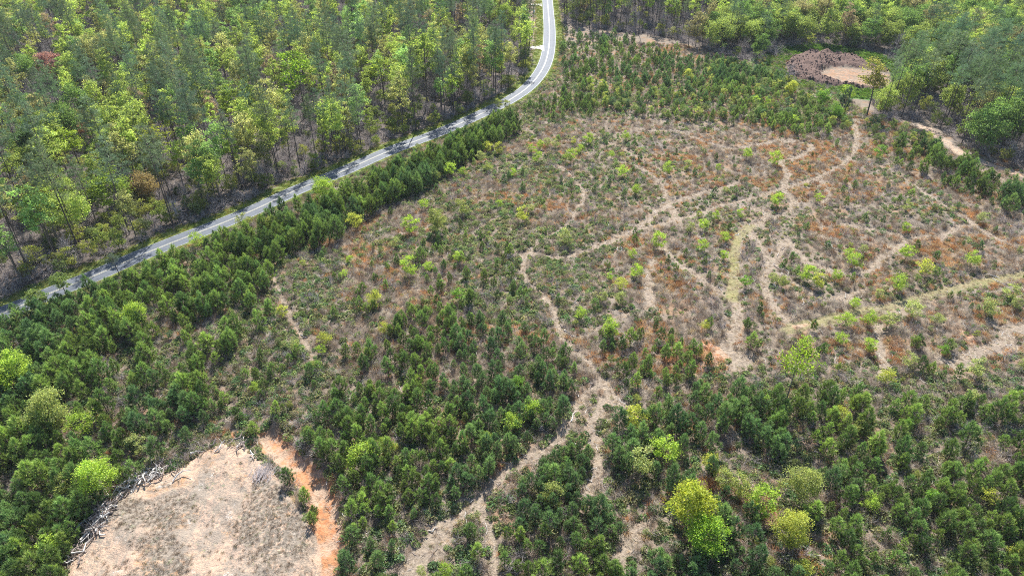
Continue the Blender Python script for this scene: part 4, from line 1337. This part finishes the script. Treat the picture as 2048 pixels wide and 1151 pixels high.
for j, (bx, by, hp) in enumerate([(905, 190, 22), (912, 172, 16), (380, 60, 16), (280, 92, 14), (738, 82, 14), (700, 118, 12), (560, 190, 14)]):
    big('dogwood_tree', SAP[j % 7], bx, by, hp * 1.1, 2.9, (0.66, 0.66, 0.62),
        'white flowering dogwood in the forest, %s of seven' % ['second from right', 'rightmost', 'second from left', 'leftmost', 'fifth from left', 'fourth from left', 'third from left'][j], 'dogwood', hp, 3.6)

# ------------------------------------------------------------------ ground cover
CUT = pts([(-500, 790), (0, 640), (264, 535), (556, 410), (784, 315), (975, 240), (1050, 200), (1112, 130), (1108, 60), (1330, 78), (1500, 128), (1570, 100), (1735, 225), (1850, 262), (2080, 350), (2600, 480), (2600, 1300),
           (-500, 1300)])


def cover():
    r = np.random.default_rng(51)
    G = jitter_grid(0.78, 52, 40, 330, 1.06)
    x, y = G[:, 0], G[:, 1]
    # thin out with distance: what is far need not be as dense
    keep = r.random(len(x)) < np.clip(1.25 - y / 420.0, 0.35, 1)
    m = inside(CUT, x, y) & keep
    x, y = x[m], y[m]
    b = blocked(x, y, -0.2, 0.5 + 0.72 * r.random(len(x)) * (0.5 + noise(x, y, 3, 57, 2)))
    x, y = x[~b], y[~b]
    n = len(x)
    px_, py_ = to_px(x, y)
    u = r.random(n)
    g1 = noise(x, y, 16, 61, 3); g2 = noise(x, y, 9, 62, 3); g3 = noise(x, y, 30, 63, 2)
    right = smooth(1050, 1350, px_) * smooth(780, 700, py_)       # the drier open slope
    green = smooth(0.44, 0.62, g1 + 0.14 * (1 - right) - 0.05 * right + 0.07 * (py_ > 740))
    straw = smooth(0.54, 0.66, g2 - 0.08 + 0.11 * right)
    kind = np.where(u < 0.13 + 0.50 * green, 0, np.where(u < 0.13 + 0.50 * green + (0.14 + 0.55 * straw) * (1 - 0.8 * green), 1, 2))
    gap = r.random(n) < 0.10 + 0.22 * right * (1 - straw)
    return x, y, kind, gap, g3, right


cx_, cy_, ck, cgap, cg3, cright = cover()
cz_ = height(cx_, cy_)
r3 = np.random.default_rng(71)
LEAFT = [tuft_obj(500 + i, 'leaf') for i in range(4)]
GRASST = [tuft_obj(520 + i, 'grass') for i in range(4)]
TWIGT = [tuft_obj(540 + i, 'twig') for i in range(4)]


def tints(n, cols, wts, r, var=0.25):
    idx = r.choice(len(cols), n, p=np.array(wts) / sum(wts))
    return np.array(cols)[idx] * r.uniform(1 - var, 1 + var, (n, 1))


P3 = np.stack([cx_, cy_, cz_], 1)
m = (ck == 0) & ~cgap
mass('low_green_brush', LEAFT, P3[m], r3.uniform(0, 6.28, m.sum()), r3.uniform(0.6, 1.6, m.sum()) * (1 - 0.25 * cright[m]), tints(m.sum(), [(0.17, 0.24, 0.10), (0.20, 0.25, 0.13), (0.24, 0.25, 0.15), (0.12, 0.21, 0.10)], [3, 3, 2, 3], r3, 0.4),
     'low green briars and bushes over the cut-over ground', 'brush', 0.1)
m = (ck == 1) & ~cgap
mass('dead_grass', GRASST, P3[m], r3.uniform(0, 6.28, m.sum()), r3.uniform(0.6, 1.4, m.sum()), tints(m.sum(), [(0.46, 0.28, 0.15), (0.46, 0.34, 0.22), (0.36, 0.21, 0.125), (0.44, 0.38, 0.28)], [3, 3, 3, 2], r3, 0.35),
     'orange brown dead grass in patches over the cut-over ground', 'dead grass', 0.1)
m = (ck == 2) & ~cgap
mass('leafless_brush', TWIGT, P3[m], r3.uniform(0, 6.28, m.sum()), r3.uniform(0.6, 1.5, m.sum()), tints(m.sum(), [(0.27, 0.24, 0.225), (0.36, 0.33, 0.31), (0.22, 0.18, 0.155), (0.48, 0.45, 0.42)], [3, 2, 2, 1.5], r3, 0.35),
     'mauve grey leafless brush over the cut-over ground', 'brush', 0.15)
print('cover', len(cx_))

# knee-high bare shrubs and leafy bushes
G = jitter_grid(3.3, 81, 40, 300, 1.05)
gx, gy = G[:, 0], G[:, 1]
m = inside(CUT, gx, gy) & ~blocked(gx, gy, 0.5)
gx, gy = gx[m], gy[m]
u = r3.random(len(gx)); gn = noise(gx, gy, 20, 83, 2)
gpx, gpy = to_px(gx, gy)
m = u < 0.10 + 0.45 * smooth(0.5, 0.65, gn) * (0.5 + (gpy > 780))
n_ = m.sum()
mass('bare_shrubs', [joined(p, 'bs%d' % i) for i, p in enumerate(BSHR)], np.stack([gx, gy, height(gx, gy)], 1)[m], r3.uniform(0, 6.28, n_), r3.uniform(0.5, 1.25, n_), np.ones((n_, 3)), 'grey leafless shrubs between the young pines', 'shrub')
TOPG = pts([(1115, 175), (1300, 185), (1425, 120), (1560, 150), (1700, 215), (1740, 235), (1850, 275), (1880, 310), (1780, 310), (1700, 275), (1600, 265), (1450, 245), (1200, 225)])
topg = inside(TOPG, gx, gy)
m2 = (~m & (u > 0.82) & (gn < 0.62)) | (topg & (u > 0.25))
n_ = m2.sum()
mass('leafy_bushes', [joined(p, 'sp%d' % i) for i, p in enumerate(SAP)], np.stack([gx, gy, height(gx, gy)], 1)[m2], r3.uniform(0, 6.28, n_), r3.uniform(0.2, 0.55, n_) * (1 + 0.9 * topg[m2]),
     tints(n_, [(0.16, 0.24, 0.08), (0.21, 0.27, 0.11), (0.30, 0.36, 0.10), (0.12, 0.21, 0.11)], [3, 3, 2, 2], r3), 'small green bushes dotted over the cut-over ground', 'bush')

# forest understory
G = jitter_grid(2.3, 91, 120, 470, 1.1)
gx, gy = G[:, 0], G[:, 1]
inf = (inside(FOREST_L, gx, gy) | inside(FOREST_R, gx, gy)) & (look(F_ROAD, gx, gy) > 6.0) & (look(F_LANE, gx, gy) > 2.4) & (look(F_MND, gx, gy) > 2)
gx, gy = gx[inf], gy[inf]
gz = height(gx, gy)
u = r3.random(len(gx)); gn = noise(gx, gy, 22, 95, 2)
m = u < 0.48
mass('forest_bare_understory', [joined(p, 'bs%d' % i) for i, p in enumerate(BSHR)], np.stack([gx, gy, gz], 1)[m], r3.uniform(0, 6.28, m.sum()), r3.uniform(0.8, 2.2, m.sum()), np.ones((m.sum(), 3)), 'grey leafless undergrowth on the forest floor', 'undergrowth')
m = (u > 0.48) & (u < 0.51 + 0.12 * (look(F_ROAD, gx, gy) < 30) + 0.10 * smooth(0.45, 0.6, gn))
mass('forest_leafy_understory', [joined(p, 'sp%d' % i) for i, p in enumerate(SAP)], np.stack([gx, gy, gz], 1)[m], r3.uniform(0, 6.28, m.sum()), r3.uniform(0.5, 1.6, m.sum()),
     tints(m.sum(), [(0.20, 0.27, 0.07), (0.27, 0.31, 0.08), (0.13, 0.18, 0.07)], [3, 3, 2], r3), 'green leafy undergrowth on the forest floor', 'undergrowth')

# road verge grass, pad weeds, lush ring, slash chips
G = jitter_grid(0.8, 101, 60, 420, 1.05)
gx, gy = G[:, 0], G[:, 1]
d = look(F_ROAD, gx, gy)
m = (d > 3.5) & (d < 7.6) & (r3.random(len(gx)) < 0.6)
mass('verge_grass', GRASST, np.stack([gx, gy, height(gx, gy)], 1)[m], r3.uniform(0, 6.28, m.sum()), np.stack([r3.uniform(0.7, 1.2, m.sum())] * 2 + [r3.uniform(0.3, 0.7, m.sum())], 1), tints(m.sum(), [(0.21, 0.27, 0.06), (0.30, 0.29, 0.09), (0.15, 0.23, 0.05)], [3, 2, 2], r3), 'yellow green grass on the road verges', 'grass')
dm = look(F_MND, gx, gy)
m = (dm > 0) & (dm < 13) & ~inside(CUT, gx, gy) | ((dm > 0) & (dm < 10))
m &= r3.random(len(gx)) < 0.7
mass('lush_weeds', LEAFT, np.stack([gx, gy, height(gx, gy)], 1)[m], r3.uniform(0, 6.28, m.sum()), r3.uniform(0.7, 1.6, m.sum()), tints(m.sum(), [(0.09, 0.19, 0.03), (0.13, 0.22, 0.05)], [1, 1], r3), 'lush green weeds round the spoil heap', 'weeds')
def clod(seed):
    r = np.random.default_rng(seed)
    V = []; Fc = []
    for i in range(5):
        for k in range(7):
            ph = math.pi * (i / 4) * 0.62; a = 6.28 * k / 7
            q = r.uniform(0.7, 1.25)
            V.append((math.sin(ph) * math.cos(a) * q, math.sin(ph) * math.sin(a) * q, math.cos(ph) * 0.8 * q - 0.15))
    for i in range(4):
        for k in range(7):
            Fc.append([i * 7 + k, i * 7 + (k + 1) % 7, (i + 1) * 7 + (k + 1) % 7, (i + 1) * 7 + k])
    me = new_mesh('clod', V, Fc, [M_CLOD])
    return bpy.data.objects.new('clod', me)


M_CLOD = plain('dark_clods', (0.16, 0.10, 0.075), 0.95, 0.45, 2.0)
m = (look(F_MND, gx, gy) < -0.8) & (look(F_PAN, gx, gy) > 0.2) & (r3.random(len(gx)) < 0.2 + 0.5 * (noise(gx, gy, 6, 141, 2) > 0.5))
sc_ = 0.12 + 0.6 * r3.random(m.sum()) ** 3
mass('spoil_clods', [clod(700 + i) for i in range(4)], np.stack([gx, gy, height(gx, gy)], 1)[m], r3.uniform(0, 6.28, m.sum()), sc_, np.ones((m.sum(), 3)), 'dark clods and root balls on the spoil heap', 'clods', 0.3)
G = jitter_grid(0.55, 111, 40, 110, 1.0)
gx, gy = G[:, 0], G[:, 1]
dc = look(F_CLR, gx, gy)
pn = noise(gx, gy, 6.5, 113, 3)
m = (dc < -0.6) & (r3.random(len(gx)) < 0.06 + 0.25 * smooth(0.5, 0.62, pn) + 0.7 * smooth(1.0, -1.2, look(F_WEED, gx, gy) + 9 * (noise(gx, gy, 3.4, 23, 4) - 0.5)))
sc_ = r3.uniform(0.25, 0.6, m.sum())
mass('clearing_weeds', GRASST, np.stack([gx, gy, height(gx, gy)], 1)[m], r3.uniform(0, 6.28, m.sum()), np.stack([sc_, sc_, sc_ * 0.5], 1), tints(m.sum(), [(0.26, 0.21, 0.165), (0.20, 0.165, 0.125), (0.16, 0.16, 0.08), (0.36, 0.30, 0.235)], [3, 3, 1, 2], r3), 'short withered grass on the bare clearing', 'dry grass', 0.2)


# ------------------------------------------------------------------ wood on the ground
def stick_proto(seed, L=1.0):
    r = np.random.default_rng(seed)
    b = MB()
    P = [np.array([-0.5, 0, 0]), np.array([-0.15, r.normal() * 0.12, 0.01]), np.array([0.2, r.normal() * 0.16, 0.0]), np.array([0.5, r.normal() * 0.25, 0.02])]
    b.tube(P, np.array([0.030, 0.027, 0.022, 0.012]) * r.uniform(0.7, 1.3), 6, cap=True)
    for k in range(3):
        t = r.uniform(-0.1, 0.4); a = r.uniform(0, 3.1)
        b.tube([np.array([t, 0, 0.01]), np.array([t + 0.14, 0.35 * math.cos(a), 0.02 + 0.2 * abs(math.sin(a))])], [0.011, 0.004], 4)
    return b


LOGP = [stick_proto(600 + i) for i in range(5)]
LOGM = [b.mesh('log', [M_LOG], False) for b in LOGP]
LOGD = [b.mesh('log', [M_LOGD], False) for b in LOGP]


def log_px(x1, y1, x2, y2, label, group, darkw=False, thick=1.0, lift=0.12):
    (ax, ay), (bx, by) = at(x1, y1), at(x2, y2)
    L = float(np.hypot(bx - ax, by - ay)); mx, my = float((ax + bx) / 2), float((ay + by) / 2)
    hz = height(np.array([ax, mx, bx]), np.array([ay, my, by]))
    k = rng.integers(0, 5)
    o = put('fallen_log', (LOGD if darkw else LOGM)[k], loc=(mx, my, float(hz.mean()) + lift), label=label, cat='log', group=group)
    th = 3.6 * thick
    o.scale = (L, th, th)
    o.rotation_euler = (0, -math.atan2(float(hz[2] - hz[0]), L), math.atan2(float(by - ay), float(bx - ax)))
    return o


LOGS = [  # traced, with what tells each apart
    ((1541, 452, 1546, 474), 'upright pointing white log just below the fork of the grassy track', 0),
    ((1418, 481, 1433, 470), 'short dark grey log left of the grassy track', 1),
    ((1416, 526, 1433, 515), 'thin grey pole left of the middle of the grassy track', 0),
    ((1503, 532, 1511, 540), 'stubby white log right of the grassy track', 0),
    ((1548, 528, 1578, 548), 'upper of two long grey logs right of the grassy track', 1),
    ((1565, 538, 1583, 545), 'upper bright log of the pair beside the ring track', 0),
    ((1562, 544, 1577, 550), 'lower bright log of the pair beside the ring track', 0),
    ((1544, 566, 1559, 580), 'left log of the white bundle under the lime saplings', 0),
    ((1550, 564, 1562, 578), 'right log of the white bundle under the lime saplings', 0),
    ((1498, 555, 1515, 566), 'white branch beside the vivid green sapling', 0),
    ((1375, 569, 1383, 553), 'leaning white stick left of the diagonal track', 0),
    ((1728, 442, 1750, 450), 'grey log near the upper end of the ring track', 1),
    ((1985, 553, 2015, 571), 'long bleached log at the right edge of the terrace track', 0),
    ((1975, 548, 1998, 551), 'bleached branch crossing the long log at the right edge', 0),
    ((1604, 475, 1609, 480), 'small white stump log inside the ring track', 0),
    ((1665, 500, 1684, 519), 'grey log rolled down the middle of the ring', 1),
    ((1655, 487, 1669, 500), 'pale log above the middle of the ring', 0),
    ((1195, 395, 1218, 402), 'bleached log on the upper slope left of the track', 0),
    ((1085, 400, 1104, 402), 'pale log on the upper slope under the road belt', 0),
    ((1209, 446, 1216, 458), 'left stick of the white bundle beside the junction', 0),
    ((1214, 446, 1219, 458), 'right stick of the white bundle beside the junction', 0),
    ((1236, 494, 1240, 508), 'leftmost of three white poles below the junction track', 0),
    ((1240, 492, 1245, 506), 'middle of three white poles below the junction track', 0),
    ((1245, 491, 1250, 504), 'rightmost of three white poles below the junction track', 0),
    ((1156, 600, 1157, 619), 'white pole standing out left of the centre right pines', 0),
    ((1128, 660, 1150, 676), 'pale log lying along the main skid track', 0),
    ((1120, 645, 1140, 662), 'grey log along the main skid track above the pale one', 1),
    ((1172, 640, 1192, 633), 'thin grey log right of the main skid track', 1),
    ((1165, 590, 1200, 588), 'long grey log across the slope right of the main skid track', 1),
    ((807, 555, 858, 555), 'long dark log lying level in the middle of the brushy slope', 1),
    ((1130, 337, 1146, 348), 'dark log at the upper end of the main skid track', 1),
    ((598, 632, 606, 652), 'pale log on the narrow trail left of centre', 0),
    ((586, 633, 597, 641), 'crooked grey branch on the narrow trail', 1),
    ((601, 668, 610, 676), 'white stick at the lower end of the narrow trail', 0),
    ((1142, 842, 1147, 820), 'white pole on the skid track by the round lime sapling', 0),
    ((1090, 851, 1098, 840), 'pale stick left of the skid track by the round lime sapling', 0),
    ((1085, 884, 1102, 872), 'grey stick left of the skid track', 1),
    ((1173, 956, 1190, 950), 'white stick in the shade of the right fork', 0),
    ((1248, 975, 1266, 985), 'upper of two bleached poles in the slash right of the fork', 0),
    ((1240, 982, 1262, 1000), 'lower of two bleached poles in the slash right of the fork', 0),
    ((1264, 960, 1276, 978), 'grey pole in the slash right of the fork', 1),
    ((1180, 775, 1188, 761), 'dark log beside the meeting of the skid tracks', 1),
    ((1345, 776, 1380, 762), 'dark fallen trunk above the pine belt', 1),
    ((1470, 470, 1480, 466), 'small pale log on the grassy track top', 0),
    ((857, 1060, 876, 1054), 'pale stick on the lowest bare patch of the track', 0),
    ((880, 1028, 900, 1017), 'grey stick on the edge of the lowest bare patch', 1),
    ((1685, 935, 1735, 932), 'thin pale pole lying in the lower right thicket', 0),
    ((1605, 598, 1610, 612), 'white slanting stick above the terrace track', 0),
    ((1640, 430, 1655, 452), 'grey log on the slope above the ring track', 1),
    ((1760, 735, 1790, 728), 'dark log beside the short vertical track', 1),
]
for (a, b, c, d_), lab, dk in LOGS:
    log_px(a, b, c, d_, lab, 'fallen logs on the cut-over slope', bool(dk), rng.uniform(0.7, 1.15))

# the windrow of dumped wood along the clearing's edge
edge = CLEARING[2:12]
el_ = spline(edge, 0.8)
seg_names = [(0, 0.33, 'in the dumped windrow at the lower left rim of the clearing'), (0.33, 0.66, 'in the dumped windrow at the left rim of the clearing'), (0.66, 1.01, 'in the dumped windrow at the upper rim of the clearing')]
for i in range(130):
    t = rng.random()
    t = t if rng.random() < 0.4 else t * 0.6
    p = el_[min(int(t * len(el_)), len(el_) - 1)] + rng.normal(size=2) * np.array([0.8, 0.8])
    L = rng.uniform(1.0, 3.4)
    z = float(height(p[:1], p[1:2])[0]) + rng.uniform(0.05, 0.75)
    dkw = rng.random() < 0.5
    ws = [s for a, b, s in seg_names if a <= t < b][0]
    o = put('dumped_log', (LOGD if dkw else LOGM)[rng.integers(0, 5)], loc=(p[0], p[1], z), label=('weathered brown log ' if dkw else 'bleached grey log ') + ws, cat='log', group='wood ' + ws)
    th = rng.uniform(2.2, 5.2)
    o.scale = (L, th, th)
    o.rotation_euler = (rng.normal() * 0.2, rng.normal() * 0.28, rng.uniform(0, 6.28) if rng.random() < 0.6 else 0.9 + rng.normal() * 0.4)
for (a, b, c, d_), lab in [((476, 902, 482, 884), 'white log standing out at the top of the clearing'), ((478, 886, 470, 878), 'pale branch behind the white log at the top of the clearing'), ((480, 874, 492, 876), 'bleached log behind the top rim of the clearing'),
                           ((502, 906, 516, 920), 'grey log beside the brush heap on the clearing'), ((556, 938, 570, 950), 'grey stick between the brush heap and the pine row'), ((503, 916, 512, 923), 'pale stick left of the brush heap')]:
    log_px(a, b, c, d_, lab, 'loose wood round the clearing', False, 0.8, 0.3)

# grey brush heap on the clearing
hx, hy = at(522, 962)
heap = MB(); rh = np.random.default_rng(5)
for k in range(150):
    a = rh.normal() * 0.25 + 1.4
    b = np.array([rh.normal() * 0.9, rh.normal() * 0.8, 0.0])
    b[2] = max(0.05, 1.0 - 0.5 * np.linalg.norm(b[:2])) * rh.random()
    L = rh.uniform(1.0, 2.6)
    e = b + np.array([math.cos(a) * L, math.sin(a) * L, rh.uniform(-0.1, 0.6)])
    heap.tube([b, (b + e) / 2 + rh.normal(size=3) * 0.08, e], [0.028, 0.02, 0.006], 3)
put('brush_heap', heap.mesh('brush_heap', [M_TWIG], False), loc=(float(hx), float(hy), float(height(np.array([hx]), np.array([hy]))[0])), label='heap of grey leafless branches on the right rim of the clearing', cat='brush heap')

# small slash and sticks everywhere on the cut-over ground
STK = [bpy.data.objects.new('stick', me) for me in LOGM[:3] + LOGD[:2]]
G = jitter_grid(1.7, 121, 40, 300, 1.02)
gx, gy = G[:, 0], G[:, 1]
ontrack = (look(F_TRK, gx, gy) < 1.6) & (look(F_GTRK, gx, gy) > 1.5)
sn = noise(gx, gy, 11, 131, 3)
pk = r3.random(len(gx)) < np.where(ontrack, 0.5, 0.05 + 0.45 * smooth(0.56, 0.68, sn))
m = inside(CUT, gx, gy) & pk & (look(F_CLR, gx, gy) > 0) & (look(F_ROAD, gx, gy) > 6) & (look(F_MND, gx, gy) > 1)
Ls = r3.uniform(0.5, 2.2, m.sum()); Th = r3.uniform(0.6, 1.7, m.sum())
mass('logging_slash', STK, np.stack([gx, gy, height(gx, gy) + r3.uniform(0.0, 0.3, len(gx))], 1)[m], r3.uniform(0, 6.28, m.sum()), np.stack([Ls, Th, Th], 1), np.ones((m.sum(), 3)), 'small sticks and slash strewn over the cut-over ground', 'slash', 0.15)

G = jitter_grid(0.62, 151, 40, 260, 1.0)
gx, gy = G[:, 0], G[:, 1]
m = inside(CUT, gx, gy) & (look(F_TRK, gx, gy) < 1.25) & (r3.random(len(gx)) < 0.2 + 0.6 * noise(gx, gy, 2.5, 153, 2))
n_ = m.sum()
sc_ = r3.uniform(0.25, 0.75, n_)
mass('track_litter', TWIGT + GRASST[:2], np.stack([gx, gy, height(gx, gy)], 1)[m], r3.uniform(0, 6.28, n_), np.stack([sc_, sc_, sc_ * 0.4], 1), tints(n_, [(0.44, 0.36, 0.25), (0.36, 0.30, 0.24), (0.24, 0.18, 0.13), (0.54, 0.47, 0.38), (0.26, 0.26, 0.12)], [3, 3, 2, 3, 1], r3, 0.35),
     'straw, chips and twigs littering the skid tracks', 'litter', 0.25)

# ------------------------------------------------------------------ utility pole by the road
ux, uy = at(1066, 66)
uz = float(height(np.array([ux]), np.array([uy]))[0])
up = put('utility_pole', None, loc=(float(ux), float(uy), uz), label='wooden utility pole with crossarm and grey transformer left of the far road', cat='utility pole')
b = MB(); b.tube([(0, 0, -0.3), (0, 0, 6), (0, 0, 12.2)], [0.17, 0.15, 0.12], 8, cap=True)
put('pole', b.mesh('pole', [M_POLE], False), up)
b = MB(); b.box((0, -0.16, 11.3), (2.6, 0.12, 0.14))
put('crossarm', b.mesh('crossarm', [M_POLE], False), up)
b = MB(); b.tube([(0.35, -0.3, 9.3), (0.35, -0.3, 9.35), (0.35, -0.3, 10.4), (0.35, -0.3, 10.5)], [0.22, 0.28, 0.28, 0.2], 10, cap=True)
put('transformer', b.mesh('transformer', [M_METAL], False), up)
for xx in (-1.15, -0.5, 0.5, 1.15):
    b = MB(); b.tube([(xx, -0.16, 11.37), (xx, -0.16, 11.45), (xx, -0.16, 11.62)], [0.03, 0.06, 0.04], 6, cap=True)
    put('insulator', b.mesh('insulator', [M_METAL], False), up)

# ------------------------------------------------------------------ the air between
hz, nt, out = mat('thin_haze')
pv = N(nt, 'ShaderNodeVolumePrincipled')
pv.inputs['Color'].default_value = (0.86, 0.92, 1.0, 1); pv.inputs['Density'].default_value = 0.00006; pv.inputs['Anisotropy'].default_value = 0.0
nt.links.new(pv.outputs[0], out.inputs['Volume'])
b = MB(); b.box((0, 2500, 42), (31000, 17500, 96))
put('haze', b.mesh('haze', [hz], False), kind='stuff', label='thin pale haze over the whole valley', cat='haze')
